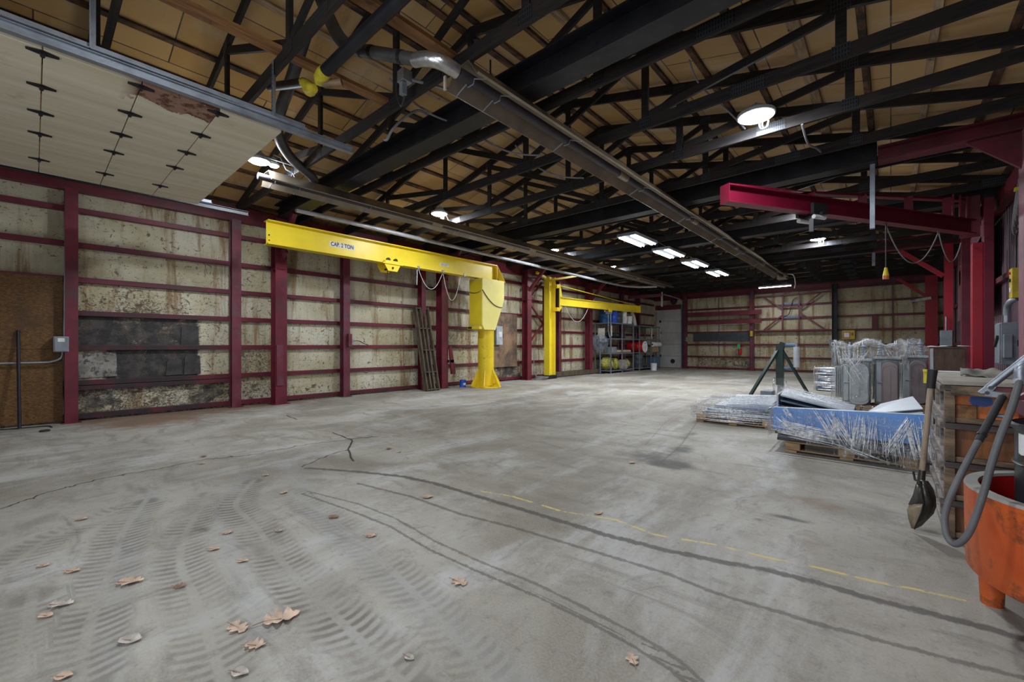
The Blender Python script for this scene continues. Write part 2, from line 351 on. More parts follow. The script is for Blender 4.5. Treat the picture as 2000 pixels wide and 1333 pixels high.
n = NT('gathered_film_glints'); n.fin((.96,.97,1.0), .18); n.bs.inputs['Specular IOR Level'].default_value = .8  # white for the folds' strips, which carry painted highlights
tr = n.n('ShaderNodeBsdfTransparent'); ms = n.n('ShaderNodeMixShader'); n.l(n.step(n.noise(n.coord('Object'), 30, 4), .25, .6), ms.inputs[0]); n.l(tr.outputs[0], ms.inputs[1]); n.l(n.bs.outputs[0], ms.inputs[2]); n.l(ms.outputs[0], n.out.inputs[0]); M['film_glint'] = n.m
# ------------------------------------------------------------------ floor
def seg_dist(X, Y, pts):
    best = np.full(X.shape, 9.0); U = np.zeros(X.shape); Vv = np.zeros(X.shape); acc = 0
    for (ax, ay), (bx, by) in zip(pts[:-1], pts[1:]):
        dx, dy = bx-ax, by-ay; L2 = dx*dx+dy*dy+1e-9; L = math.sqrt(L2)
        t = np.clip(((X-ax)*dx+(Y-ay)*dy)/L2, 0, 1)
        d = np.hypot(X-ax-t*dx, Y-ay-t*dy); m = d < best
        side = ((X-ax)*dy-(Y-ay)*dx)/L
        best = np.where(m, d, best); U = np.where(m, acc+t*L, U); Vv = np.where(m, side, Vv); acc += L
    return best, U, Vv
def FL(px): return [fl(*p) for p in px]
def make_floor():
    xs = np.concatenate([np.arange(-13.0, XL, .5), np.arange(XL, XR+.02, .03), np.arange(XR+.1, 3.0, .4)])
    ys = np.concatenate([np.arange(-6, -.6, .3), np.arange(-.6, 9.0, .03), np.arange(9.0, YB+.6, .12)])
    X, Y = np.meshgrid(xs, ys); nx, ny = len(xs), len(ys)
    me = bpy.data.meshes.new('floor')
    co = np.zeros((nx*ny, 3)); co[:,0] = X.ravel(); co[:,1] = Y.ravel()
    I = np.arange((nx-1)*(ny-1)); r, c = I // (nx-1), I % (nx-1); a = r*nx+c
    q = np.stack([a, a+1, a+1+nx, a+nx], 1).ravel()
    me.vertices.add(nx*ny); me.vertices.foreach_set('co', co.ravel())
    me.loops.add(len(q)); me.loops.foreach_set('vertex_index', q)
    me.polygons.add(len(I)); me.polygons.foreach_set('loop_start', np.arange(0, len(q), 4))
    me.update(calc_edges=True)
    def put(name, arr):
        at = me.attributes.new(name, 'FLOAT', 'POINT'); at.data.foreach_set('value', np.ascontiguousarray(arr.ravel(), dtype=np.float32))
    cr = [[(0,995),(100,960),(200,935),(300,918),(400,898),(500,888),(600,868),(683,858)], [(683,858),(688,862),(680,878),(690,901)],
          [(650,846),(683,858),(740,853)], [(590,912),(640,890),(680,878)], [(560,812),(580,820)]]
    def jag(p, rq):
        out = []
        for (a, b), (c_, d_) in zip(p[:-1], p[1:]):
            k_ = max(2, int(math.hypot(c_-a, d_-b)/7))
            for i in range(k_): f_ = i/k_; out.append((a+(c_-a)*f_+(rq.uniform(-2.2,2.2) if i else 0), b+(d_-b)*f_+(rq.uniform(-1.1,1.1) if i else 0)))
        return out+[p[-1]]
    rq = random.Random(11); cr = [jag(p, rq) for p in cr]
    def lines(tag_, items):     # signed and unsigned distance to the nearest of a family of floor lines, with its width and strength
        sd = np.full(X.shape, 9.0); ud = np.full(X.shape, 9.0); wd = np.full(X.shape, .01); stg = np.zeros(X.shape)
        for p, w, s_ in items:
            d_, _, v_ = seg_dist(X, Y, FL(p)); m_ = d_/w < ud/wd
            sd = np.where(m_, d_*np.where(v_ < 0, -1, 1), sd); ud = np.where(m_, d_, ud); wd = np.where(m_, w, wd); stg = np.where(m_, s_, stg)
        for nm, arr in (('s', sd), ('u', ud), ('w', wd), ('g', stg)): put(tag_+nm, arr)
    lines('ck', [(p, (.011 if k in (0, 3) else .017), 1.0) for k, p in enumerate(cr)])
    jn = [([(600,915),(700,922),(790,932),(850,945),(950,975),(1100,1020),(1200,1050),(1300,1075),(1400,1096),(1500,1115),(1600,1140),(1700,1170),(1800,1195),(1900,1220),(2010,1252)], .030, 1.0),
          ([(700,945),(800,970),(900,1005),(1000,1030),(1100,1060),(1200,1090),(1300,1120),(1400,1160),(1500,1190),(1600,1220),(1750,1260),(1900,1300),(2010,1328)], .017, .75),
          ([(600,960),(700,985),(770,1012),(850,1058),(950,1103),(1050,1142),(1150,1192),(1250,1243),(1330,1293),(1372,1333),(1440,1370)], .011, .7),
          ([(590,965),(690,1000),(760,1028),(840,1075),(940,1120),(1040,1162),(1150,1215),(1240,1265),(1310,1310),(1345,1340)], .011, .75),
          ([(1290,905),(1330,870),(1365,820),(1390,795)], .012, .55), ([(1260,870),(1300,825),(1340,800)], .006, .5)]
    lines('jn', jn)
    yl = [(940,960),(1000,970),(1100,1000),(1200,1015),(1280,1045),(1400,1065),(1500,1090),(1600,1110),(1700,1135),(1790,1152),(1880,1172)]
    lines('yl', [(yl, .014, 1.0)])
    # tyre tracks: distance along and across, strength
    tk = [([(490,945),(470,968),(462,992),(500,1030),(560,1110),(640,1190),(700,1250),(790,1340)], .17, 1.0),
          ([(405,970),(375,1020),(358,1056),(352,1104),(376,1160),(400,1216),(420,1290),(440,1345)], .16, .75),
          ([(280,985),(240,1040),(224,1092),(208,1140),(188,1184),(170,1240),(150,1345)], .17, .8),
          ([(250,990),(200,1010),(140,1034),(90,1056),(30,1100),(-40,1150)], .16, .6),
          ([(60,1180),(50,1240),(40,1340)], .2, .6), ([(560,960),(640,1010),(720,1075),(800,1150),(900,1260),(960,1345)], .16, .5),
          ([(1340,730),(1150,760),(900,800),(700,850),(560,905),(490,945)], .22, .25)]
    U = np.zeros(X.shape); ms = np.zeros(X.shape); VV = np.zeros(X.shape)
    for p, w, s in tk:
        pts = [(x, y) for x, y, _ in smooth_path([(*fl(*q), 0) for q in p], 6)]
        dd, u, v = seg_dist(X, Y, pts); k = s*np.clip((w-dd)/.05, 0, 1); m = k > ms
        U = np.where(m, u, U); VV = np.where(m, v, VV); ms = np.maximum(ms, k)
    put('tku', U); put('tkv', VV); put('tks', ms)
    # broad dusty wheel lanes and oil / rust marks of their own shape
    lane = np.zeros(X.shape)
    for p, w in (([(560,900),(600,980),(700,1080),(860,1200),(1010,1340)], .10), ([(300,960),(262,1040),(245,1110),(225,1200),(215,1340)], .06), ([(480,930),(430,1010),(470,1120),(520,1240)], .07)):
        dd = seg_dist(X, Y, [(x, y) for x, y, _ in smooth_path([(*fl(*q), 0) for q in p], 6)])[0]; lane = np.maximum(lane, np.clip(1.4-dd/w, 0, 1))
    put('lan', lane)
    oil = np.zeros(X.shape)
    for u, v, rx, ry, s in ((1305,906,.30,.22,1.1),(1270,893,.55,.34,.75),(1330,880,.18,.36,.8),(1345,850,.12,.5,.6),(1545,1014,.16,.05,.9),(1480,1015,.05,.03,.8),(1820,1040,.10,.05,.8),(870,835,.25,.2,.35),(1095,895,.15,.1,.35),
                          (1400,1000,.5,.25,.15),(1700,1090,.5,.2,.35),(900,880,.5,.2,.22),(1150,870,.6,.35,.25),(1360,1130,.25,.08,.35),(1183,1157,.06,.05,.6),(885,1275,.07,.06,.5),(1480,870,.8,.3,.16),(1640,935,.8,.25,.3),(1620,1240,.12,.08,.35),(395,1035,.10,.06,.7),(252,1078,.03,.03,.8),(1120,745,1.6,.5,.35),(700,795,1.0,.4,.2),(1560,1155,.1,.05,.3),(1180,925,.2,.1,.3)):
        x0, y0 = fl(u, v); oil = np.maximum(oil, s*np.exp(-(((X-x0)/rx)**2+((Y-y0)/ry)**2)))
    put('oil', oil)
    rs = np.zeros(X.shape)
    rs = np.maximum(rs, .9*np.clip(1.3-(X-XL)/.9, 0, 1)*np.clip((Y-.3)/.3, 0, 1)*np.clip((6-Y)/3, 0, 1))
    rs = np.maximum(rs, .85*np.exp(-(((X+9.6)/.9)**2+((Y-1.4)/.9)**2)))
    x0, y0 = fl(1520, 1050); rs = np.maximum(rs, .3*np.exp(-(((X-x0)/.5)**2+((Y-y0)/.25)**2)))
    x0, y0 = fl(1600, 985); rs = np.maximum(rs, .55*np.exp(-(((X-x0)/.25)**2+((Y-y0)/.2)**2)))
    put('rst', rs)
    n = NT('worn_concrete'); co = n.coord('Object')
    c = n.mix(n.step(n.noise(co, .55, 8, .62, .6), .32, .68), (.205,.180,.140), (.405,.378,.325))
    c = n.mix(n.math('MULTIPLY', n.step(n.noise(n.coord('Object', (1,.35,1), (0,0,.5)), 1.3, 9, .7, .4), .48, .66), .6), c, (.53,.53,.53))
    c = n.mix(n.math('MULTIPLY', n.step(n.noise(n.coord('Object', (.5,1.4,1), (0,0,.25)), 2.2, 8, .68, .8), .50, .68), .6), c, (.165,.142,.115))
    c = n.mix(n.math('MULTIPLY', n.step(n.noise(co, 16, 8, .75), .52, .70), .5), c, (.13,.115,.095))
    c = n.mix(n.math('MULTIPLY', n.step(n.noise(n.coord('Object', (1,.5,1), (0,0,-.3)), 4.5, 9, .75, .8), .53, .66), .4), c, (.12,.10,.08))
    fine = n.noise(co, 90, 3); c = n.mix(n.math('MULTIPLY', n.step(fine, .3, .75), .22), c, (.52,.51,.49))
    nz = n.noise(co, 9, 6, .65); wob = n.math('MULTIPLY', n.math('SUBTRACT', n.noise(co, 22, 6, .7), .5), .035)
    # dust lanes and treads
    sp = n.sep(co)
    c = n.mix(n.math('MULTIPLY', n.attr('lan'), n.math('MULTIPLY', nz, .55)), c, (.34,.35,.37))
    ph = n.math('ADD', n.math('MULTIPLY', n.attr('tku'), 1.0), n.math('ADD', n.math('MULTIPLY', n.math('POWER', n.math('ABSOLUTE', n.attr('tkv')), 2), 2.2), n.math('MULTIPLY', wob, .35)))
    sw = n.math('ABSOLUTE', n.math('SUBTRACT', n.math('FRACT', n.math('DIVIDE', ph, .062)), .5))
    gap = n.step(n.math('ABSOLUTE', n.math('ADD', n.attr('tkv'), wob)), .012, .03)
    tread = n.math('MULTIPLY', n.step(n.math('ADD', sw, n.math('MULTIPLY', n.math('SUBTRACT', nz, .5), .35)), .12, .40), n.math('MULTIPLY', gap, n.math('MULTIPLY', n.attr('tks'), n.step(n.noise(co, 2.2, 5), .34, .60))))
    base_t = n.math('MULTIPLY', n.attr('tks'), .32); c = n.mix(base_t, c, (.24,.225,.20))
    c = n.mix(n.math('MULTIPLY', tread, .72), c, (.135,.115,.09))
    # rust, oil
    c = n.mix(n.math('MULTIPLY', n.step(n.math('ADD', n.attr('rst'), n.math('MULTIPLY', n.math('SUBTRACT', n.noise(co, 3.5, 7, .66), .5), 1.1)), .15, .8), .75), c, (.20,.105,.058))
    c = n.mix(n.math('MULTIPLY', n.step(n.math('ADD', n.attr('oil'), n.math('MULTIPLY', n.math('SUBTRACT', n.noise(co, 5, 8, .7), .5), .9)), .25, .85), .8), c, (.045,.042,.04))
    # joints, cracks, yellow line
    def line(t, amp): return n.math('ADD', n.math('MAXIMUM', n.math('ABSOLUTE', n.attr(t+'s')), n.math('MULTIPLY', n.step(n.math('SUBTRACT', n.attr(t+'u'), n.math('MAXIMUM', n.math('MULTIPLY', n.attr(t+'w'), 1.5), .022)), .0, .010), .2)), n.math('MULTIPLY', wob, amp))
    j = n.math('SUBTRACT', 1.35, n.math('DIVIDE', line('jn', 1.1), n.attr('jnw')))
    j = n.math('MULTIPLY', n.step(n.math('ADD', j, n.math('MULTIPLY', n.math('SUBTRACT', n.noise(co, 14, 8, .75), .5), 3.0)), .0, .8), n.attr('jng'))
    c = n.mix(n.math('MULTIPLY', j, .78), c, (.070,.062,.055))
    k = n.step(n.math('DIVIDE', line('ck', .55), n.attr('ckw')), 1.0, .35); c = n.mix(n.math('MULTIPLY', k, .93), c, (.02,.018,.018))
    y = n.math('MULTIPLY', n.step(n.math('DIVIDE', line('yl', .7), n.attr('ylw')), 1.2, .6), n.step(n.noise(co, 8, 7, .75), .44, .54))
    c = n.mix(n.math('MULTIPLY', y, .85), c, (.66,.53,.16))
    hgt = n.math('ADD', n.math('MULTIPLY', n.noise(co, 18, 8, .7), .5), n.math('SUBTRACT', n.math('MULTIPLY', tread, .25), n.math('MULTIPLY', k, .8)))
    n.bump(hgt, .35, .015)
    rgh = n.math('ADD', .5, n.math('MULTIPLY', nz, .35))
    me.materials.append(n.fin(c, rgh, 0, .35))
    o = bpy.data.objects.new('floor', me); COL.objects.link(o); return struct(o)
make_floor()

# ------------------------------------------------------------------ walls and roof
def wall_mat(name, soot_attr=True, cream_a=(.44,.38,.22), cream_b=(.68,.64,.50), axis='y'):
    n = NT(name); co = n.coord('World')
    flat = n.coord('World', (0 if axis == 'y' else 1, 1 if axis == 'y' else 0, 1))
    c = n.mix(n.step(n.noise(flat, .8, 5, .6), .3, .7), cream_a, cream_b)
    c = n.mix(n.math('MULTIPLY', n.step(n.noise(flat, 3.5, 7, .66), .5, .72), .5), c, (.66,.64,.55))
    # rust-brown runs down the sheets
    st = n.noise(n.coord('World', (2.2,2.2,.22)), 1.6, 6, .66, .3)
    c = n.mix(n.math('MULTIPLY', n.step(st, .50, .64), .8), c, (.25,.13,.04))
    c = n.mix(n.math('MULTIPLY', n.step(n.noise(n.coord('World', (7,7,.5)), 1.3, 4), .55, .8), .35), c, (.24,.20,.13))
    so = n.attr('soot')
    # dark chips of bare flake board
    v = n.noise(n.coord('World', (1,1,1.6), (.4,.3,0)), 17, 7, .72, 1.6); thr = n.math('SUBTRACT', .625, n.math('MULTIPLY', so, .19))
    c = n.mix(n.math('MULTIPLY', n.step(n.math('SUBTRACT', v, thr), 0, .03), .85), c, (.075,.055,.04))
    v2 = n.noise(n.coord('World', (1,1,1.3), (0,.6,.2)), 5, 8, .7, 2.2)
    c = n.mix(n.math('MULTIPLY', n.step(n.math('ADD', v2, n.math('MULTIPLY', so, .12)), .605, .645), .85), c, (.10,.055,.03))
    big = n.noise(flat, 2.0, 9, .68, .8)
    s2 = n.step(n.math('ADD', n.math('MULTIPLY', n.math('SUBTRACT', big, .5), 1.7), so), .55, .95)
    dk = n.mix(n.step(n.noise(flat, 5, 6, .65), .4, .65), (.022,.021,.024), (.075,.065,.06))
    c = n.mix(n.math('MULTIPLY', s2, .95), c, dk)
    n.bump(n.math('ADD', v, n.math('MULTIPLY', v2, .6)), .5, .02)
    return n.fin(c, .62, 0, .4)
def wall_grid(name, p0, du, nu, nv, zt, mat_, soot, top=None):
    p0, du = Vector(p0), Vector(du); mb = MB(); vals = []
    for j in range(nv):
        for i in range(nu):
            f = i/(nu-1); p = p0 + du*f; p.z = zt*j/(nv-1); mb.v.append(p); vals.append(soot(p))
    mb.f = [(j*nu+i, j*nu+i+1, (j+1)*nu+i+1, (j+1)*nu+i) for j in range(nv-1) for i in range(nu-1)]; mb.sm = [False]*len(mb.f)
    o = mb.build(name, mat_, recalc=False)
    at = o.data.attributes.new('soot', 'FLOAT', 'POINT'); at.data.foreach_set('value', np.array(vals, dtype=np.float32))
    so = o.modifiers.new('thickness', 'SOLIDIFY'); so.thickness = .08; so.offset = -1
    return struct(o)
def soot_left(p):
    y, z = p.y, p.z; s = .02
    if .45 < y < 2.85:                                   # the scorched bay beside the sheet of OSB
        s = .16 if z > 2.5 else .22
        if 1.86 < z < 2.45: s = .22 + .62*(1-abs(y-1.35)/1.25)*(1-(z-1.86)/.75)
        elif .66 < z <= 1.87: s = .95 if y < 2.3 and not (z < 1.25 and y < .85) else .30
        elif z <= .66: s = .66
    elif 2.85 <= y < 3.6: s = .55 if z < 1.2 else .25
    elif y < .45: s = .1
    else:
        s = .10 if z > 1.9 else .22
        if z < .35: s = .42
        if 10.6 < y < 12.3 and z < .8: s = .75
        if 8.3 < y < 10 and 1.2 < z < 1.9: s = .45
        if 8.3 < y < 9.6 and z < .6: s = .45
    return s
def soot_back(p):
    s = .05 if p.z > 2 else .16
    if p.z < .62 and -8.0 < p.x < -5.3: s = .62
    elif p.z < .45: s = .3
    elif p.z < 1.35: s = .25
    return s
wm = wall_mat('stained_cream_flake_board', axis='y'); wmb = wall_mat('stained_cream_back_board', axis='x', cream_a=(.36,.30,.17), cream_b=(.60,.55,.40))
wall_grid('wall_left', (XL, YF, 0), (0, YB-YF, 0), 270, 44, 4.3, wm, soot_left)
wb = wall_grid('wall_back', (XL, YB, 0), (XR-XL, 0, 0), 124, 44, 4.3, wmb, soot_back)
gm = MB(); gm.prism([(XL-.1, YB, 4.3), (XR+.1, YB, 4.3), (XC, YB, 4.3+PITCH*(XR-XC)+.05)], (0, .08, 0)); struct(gm.build('trim_1', wmb, None)); 
# corrugated right wall
rw = MB(); y = YF
prof = []
while y < YB:
    for dy, dx in ((0,0),(.06,0),(.075,.03),(.135,.03),(.15,0)): prof.append((XR+dx, y+dy))
    y += .22
for (x0,y0),(x1,y1) in zip(prof[:-1], prof[1:]): rw.add([(x0,y0,0),(x1,y1,0),(x1,y1,4.35),(x0,y0,4.35)], [(0,1,2,3)])
o = struct(rw.build('wall_right', M['purple_steel'], recalc=False)); sm = o.modifiers.new('thickness','SOLIDIFY'); sm.thickness = .02; sm.offset = 1
# front wall behind the camera with its two open doorways
fw = MB()
for a, b in (((XL, 0), (-8.75, 4.3)), ((-8.75, 3.6), (-4.95, 4.3)), ((-4.95, 0), (-3.4, 4.3)), ((-3.4, 3.6), (.2, 4.3)), ((.2, 0), (XR, 4.3))):
    fw.box((a[0], YF-.1, a[1]), (b[0], YF, b[1]))
struct(fw.build('wall_front', M['white'], recalc=False))
g2 = MB(); g2.prism([(XL-.1, YF-.1, 4.3), (XR+.1, YF-.1, 4.3), (XC, YF-.1, 4.3+PITCH*(XR-XC)+.05)], (0, .08, 0)); struct(g2.build('trim_2', M['white'], None))
# roof sheathing: tan sheets above the purlins
n = NT('tan_roof_sheathing'); co = n.coord('World')
br = n.n('ShaderNodeTexBrick'); n.l(n.coord('World', (1,1,1), (0,0,rad(90))), br.inputs['Vector']); br.inputs['Scale'].default_value = 1
br.inputs['Brick Width'].default_value = 2.44; br.inputs['Row Height'].default_value = 1.22; br.inputs['Mortar Size'].default_value = .008
br.inputs['Color1'].default_value = (.42,.24,.08,1); br.inputs['Color2'].default_value = (.52,.34,.15,1); br.inputs['Mortar'].default_value = (.05,.035,.025,1)
c = n.mix(n.math('MULTIPLY', n.step(n.noise(co, 1.1, 6, .62), .45, .7), .55), br.outputs[0], (.52,.42,.29))
c = n.mix(n.math('MULTIPLY', n.step(n.noise(n.coord('World', (.35,1.6,1)), 1.4, 7, .66), .56, .76), .6), c, (.16,.085,.035))
c = n.mix(n.math('MULTIPLY', n.step(n.noise(n.coord('World', (.2,1.1,1)), .7, 5, .6), .60, .72), .5), c, (.60,.54,.42))
M['sheathing'] = n.fin(c, .75)
rise = PITCH*(XR-XC); zt0 = 4.155 + .14 + .045
cl = MB()
for sgn in (-1, 1):
    xe = XC + sgn*((XR-XC)+.35); ze = zt0 - PITCH*.35
    cl.add([(XC, YF-.4, zt0+rise), (xe, YF-.4, ze), (xe, YB+.4, ze), (XC, YB+.4, zt0+rise), (XC, YF-.4, zt0+rise+.05), (xe, YF-.4, ze+.05), (xe, YB+.4, ze+.05), (XC, YB+.4, zt0+rise+.05)],
           [(0,1,2,3),(4,7,6,5),(0,4,5,1),(1,5,6,2),(2,6,7,3),(3,7,4,0)])
struct(cl.build('ceiling', M['sheathing']))
def ztop(x): return 4.155 + PITCH*((XR-XC)-abs(x-XC))           # underside of the top chords

# ------------------------------------------------------------------ trusses
def make_truss(y, label):
    r = root('roof_truss', (XC, y, ZB), label, 'truss', 'timber roof trusses')
    h = .14; t = .042; nodes = [XC + k*(XR-XC)/3 for k in (-2,-1,0,1,2)]
    b = MB().box((XL+.02, y-t/2, ZB), (XR-.02, y+t/2, ZB+h)); b.build('bottom_chord', M['truss'], r)
    for sgn in (-1, 1):
        xe = XC + sgn*(XR-XC-.02); ze = ztop(xe)
        MB().prism([(XC, y-t/2, ztop(XC)), (xe, y-t/2, ze), (xe, y-t/2, ze+h), (XC, y-t/2, ztop(XC)+h)], (0, t, 0)).build('top_chord', M['truss'], r)
    for x in nodes:
        MB().box((x-.045, y-t/2+.001, ZB+h), (x+.045, y+t/2-.001, ztop(x))).build('web_post', M['truss'], r)
    for i, j in ((0,1),(1,2),(4,3),(3,2)):
        a = V(nodes[i], y, ztop(nodes[i])-.02); c = V(nodes[j], y, ZB+h+.03); d = 1 if nodes[j] > nodes[i] else -1
        a.x += .05*d; c.x -= .06*d
        MB().bar(a, c, t-.004, .09, (0,1,0)).build('web_diagonal', M['truss'], r) if False else \
        MB().prism([a+V(0,-t/2+.003,.05), a+V(0,-t/2+.003,-.05), c+V(0,-t/2+.003,-.05), c+V(0,-t/2+.003,.05)], (0, t-.006, 0)).build('web_diagonal', M['truss'], r)
    pl = .004
    for x in nodes:
        for dx, z, w, hh in ((0, ZB+.085, .24 if abs(x-XC) < .1 else .15, .13), (0, ztop(x)+.05, .17, .13)):
            if abs(x-XC) < .1 and z > ZB+.5: z -= .05
            MB().box((x+dx-w/2, y-t/2-pl, z-hh/2), (x+dx+w/2, y+t/2+pl, z+hh/2)).build('gusset_plate', M['gusset'], r)
    for x in (-3.75, -1.2, -7.6):
        MB().box((x-.17, y-t/2-pl, ZB+.008), (x+.17, y+t/2+pl, ZB+.13)).build('splice_plate', M['gusset'], r)
    for sgn in (-1, 1):
        xe = XC + sgn*(XR-XC-.28); MB().box((xe-.16, y-t/2-pl, ZB+.02), (xe+.16, y+t/2+pl, ZB+.16)).build('gusset_plate', M['gusset'], r)
    return r
TY = [round(2.91 + 1.22*i, 3) for i in range(-4, 18)]; NT_ = len(TY)
t0 = make_truss(TY[0], 'x')
for i, y in enumerate(TY):
    lab = 'soot-dark timber roof truss, %s one counted from the back wall' % ORD[NT_-i]
    if i == 0: t0['label'] = lab
    else: dup(t0, (XC, y, ZB), label=lab)
# purlins on top of the chords
k = 0; sl = math.sqrt(1+PITCH*PITCH)
for sgn in (-1, 1):
    for i in range(11):
        x = XC + sgn*(.12 + i*.585); w = R.choice((.075,.085,.09)); mt = M['purlin_pale'] if (sgn, i) in ((1,2),(1,6),(1,8),(-1,2)) else M['purlin']
        if sgn > 0 and i in (2, 6): w = .13
        z = ztop(x)+.14*1.0+.001
        d = Vector((sgn, 0, -PITCH)).normalized()*w/2; u = Vector((PITCH*sgn, 0, 1)).normalized()*.038
        c0 = V(x, YF+.02, z+.004); c1 = V(x, YB-.02, z+.004)
        m = MB().add([c0-d, c0+d, c0+d+u, c0-d+u, c1-d, c1+d, c1+d+u, c1-d+u], [(0,1,2,3),(4,7,6,5),(0,4,5,1),(1,5,6,2),(2,6,7,3),(3,7,4,0)])
        o = m.build('roof_purlin', mt)
        tag(o, ('pale' if mt is M['purlin_pale'] else 'dark brown') + ' roof purlin, %s from the ridge on the %s slope' % (ORD[i+1], 'right' if sgn > 0 else 'left'), 'purlin', 'roof purlins')
# ------------------------------------------------------------------ girts, eave beams, columns, portal beams
GZ = [.08, .66, 1.27, 1.87, 2.45, 3.05, 3.65]
for i, z in enumerate(GZ):
    mb = MB()
    if i in (1,): mb.box((XL+.001, .43, z-.13), (XL+.10, 2.85, z-.055))
    mb.box((XL+.001, YF+.01, z-.045), (XL+.085, YB-.02, z+.045))
    o = mb.build('wall_girt', M['girt_sooted'], bevel=.004)
    tag(o, 'maroon wall girt on the left wall, %s' % ('lying along the floor' if i == 0 else ORD[i+1] + ' up from the floor'), 'girt', 'girts of the left wall')
tag(MB().box((XL+.001, YF+.01, 3.96), (XL+.13, YB-.02, 4.28)).build('eave_beam', M['maroon'], bevel=.005), 'deep maroon eave beam along the top of the left wall', 'beam')
def column(name, x, y, wx, wy, z1, m, label, group='maroon columns', kind='h'):
    r = root(name, (x, y, 0), label, 'column', group)
    if kind == 'h':      # H section, flanges facing the room and the wall
        MB().ibeam((x, y, .012), (x, y, z1), wy, wx, .018, .014, up=(1,0,0)).build('shaft', m, r)
    else:
        MB().cbox((x, y, z1/2+.006), (wx, wy, z1-.012)).build('shaft', m, r, bevel=.004)
    MB().box((x-wx*.62, y-wy*.75, 0), (x+wx*.62, y+wy*.75, .014)).build('base_plate', m, r)
    return r
for y, wx, wy, m, lab in ((.43, .20, .16, 'maroon', 'maroon column behind the grey conduit, beside the sheet of flake board'),
                          (2.85, .20, .17, 'maroon_worn', 'scuffed maroon column between the scorched bay and the tip of the long yellow jib'),
                          (5.28, .20, .17, 'maroon_worn', 'maroon column carrying the small socket box'),
                          (7.66, .20, .15, 'maroon', 'dark maroon column behind the leaning timber frame'),
                          (14.6, .20, .17, 'maroon_worn', 'mauve-scuffed column right behind the yellow wall jib mast'),
                          (20.2, .20, .17, 'maroon_worn', 'maroon column behind the near storage rack'),
                          (22.1, .20, .17, 'maroon_worn', 'maroon column behind the far storage rack')):
    column('steel_column', XL+.09+wx/2, y, wx, wy, 3.96, M[m], lab)
# portal columns that stand clear of the wall, with knee braces up to the roof beams
def portal_left(y, lab, w=.24, z1=4.12):
    x = XL+.34; r = column('portal_column', x, y, .28, w, z1, M['maroon'], lab, kind='h')
    MB().bar((x+.12, y, 3.35), (x+.86, y, 4.1), .1, .09, (0,1,0)).build('knee_brace', M['maroon'], r)
    MB().box((x-.12, y-w*.4, 3.0), (x+.16, y+w*.4, 3.02)).build('stiffener', M['maroon'], r)
    return r
p1 = portal_left(3.66, 'stout maroon portal column standing under the free end of the long yellow jib')
MB().bar((XL+.46, 3.66, 3.18), (XL+.82, 3.64, 3.34), .07, .06).build('bracket', M['maroon'], p1)
MB().box((XL+.44, 3.56, .42), (XL+.50, 3.70, 1.32)).build('flange_patch', M['maroon_worn'], p1)
portal_left(8.3, 'maroon portal column just right of the leaning timber frame')
p3 = portal_left(12.35, 'maroon portal column near the coiled grey hose left of the yellow mast')
# sideways struts of the third portal
for a, b in (((12.5, 3.4), (13.5, 4.1)), ((12.5, 3.0), (13.3, 3.75)), ((12.5, 1.35), (13.45, 2.2)), ((12.5, 3.0), (13.4, 2.15))):
    MB().bar((XL+.3, a[0], a[1]), (XL+.3, b[0], b[1]), .06, .06).build('strut', M['maroon'], p3)
MB().bar((XL+.3, 13.42, 1.3), (XL+.3, 13.42, 3.6), .05, .05).build('strut', M['maroon'], p3)
portal_left(16.75, 'maroon portal column beside the pedestal fan, with a mauve knee brace')
# roof beams between trusses
def roof_beam(y, x0, x1, m, label, w=.27, h=.32, zc=None):
    zc = 4.12 + h/2 if zc is None else zc
    o = MB().ibeam((x0, y, zc), (x1, y, zc), w, h, .022, .014).build('roof_beam', M[m]); return tag(o, label, 'beam', 'steel roof beams')
roof_beam(3.70, XL+.2, XR-.05, 'steel_dark', 'sooty steel roof beam nearest the viewer, ending above the long yellow jib')
roof_beam(8.65, XL+.2, -.16, 'steel_dark', 'grimy steel roof beam crossing above the tip of the maroon wall jib')
roof_beam(8.65, -.15, XR-.02, 'maroon', 'maroon roof beam end meeting the grey hanging post on the right', h=.22)
roof_beam(12.34, XL+.2, XR-.05, 'steel_dark', 'dark steel roof beam above the maroon wall jib column')
roof_beam(16.95, XL+.2, -.4, 'steel_dark', 'dark steel roof beam in front of the storage racks')
roof_beam(16.95, -.39, XR-.02, 'maroon', 'maroon roof beam end braced to the red post on the right')
o = MB().box((-.245, 8.61, 3.12), (-.18, 8.69, 4.118)).build('hanging_post', M['steel_gal'], bevel=.005); tag(o, 'grey steel post hanging from the joint of the maroon roof beam', 'post')
o = MB().box((-.43, 16.9, 3.72), (-.35, 17.0, 4.118)).build('hanging_post', M['steel_gal'], bevel=.005); tag(o, 'short grey hanging post far back near the orange pendant plug', 'post')
# back wall framing
BZ = [.08, .68, 1.33, 2.0, 2.62, 3.26, 3.93]
for i, z in enumerate(BZ):
    mb = MB(); mb.box((-8.75 if z < 3.5 else XL+.1, YB-.085, z-.042), (XR-.1, YB-.001, z+.042))
    tag(mb.build('back_girt', M['maroon_girt'], bevel=.004), 'maroon girt on the back wall, %s' % ('along the floor' if i == 0 else ORD[i+1] + ' up from the floor'), 'girt', 'girts of the back wall')
tag(MB().ibeam((XL+.15, YB-.26, 4.30), (XR-.05, YB-.26, 4.30), .24, .26, .02, .014).build('eave_beam', M['maroon']), 'maroon steel beam along the top of the back wall', 'beam')
tag(MB().box((XL+.1, YB-.05, 3.98), (XR-.1, YB-.001, 4.17)).build('header_board', M['maroon']), 'maroon header board under the beam of the back wall', 'board')
for x, m, lab in ((-8.62, 'maroon_worn', 'mauve column beside the right track of the back door'), (-5.28, 'maroon_worn', 'maroon column of the back wall below the strip lamp'), (-1.92, 'steel_dark', 'dark column of the back wall behind the wrapped transformers')):
    column('steel_column', x, YB-.19, .19, .19, 4.1, M[m], lab, 'columns of the back wall')
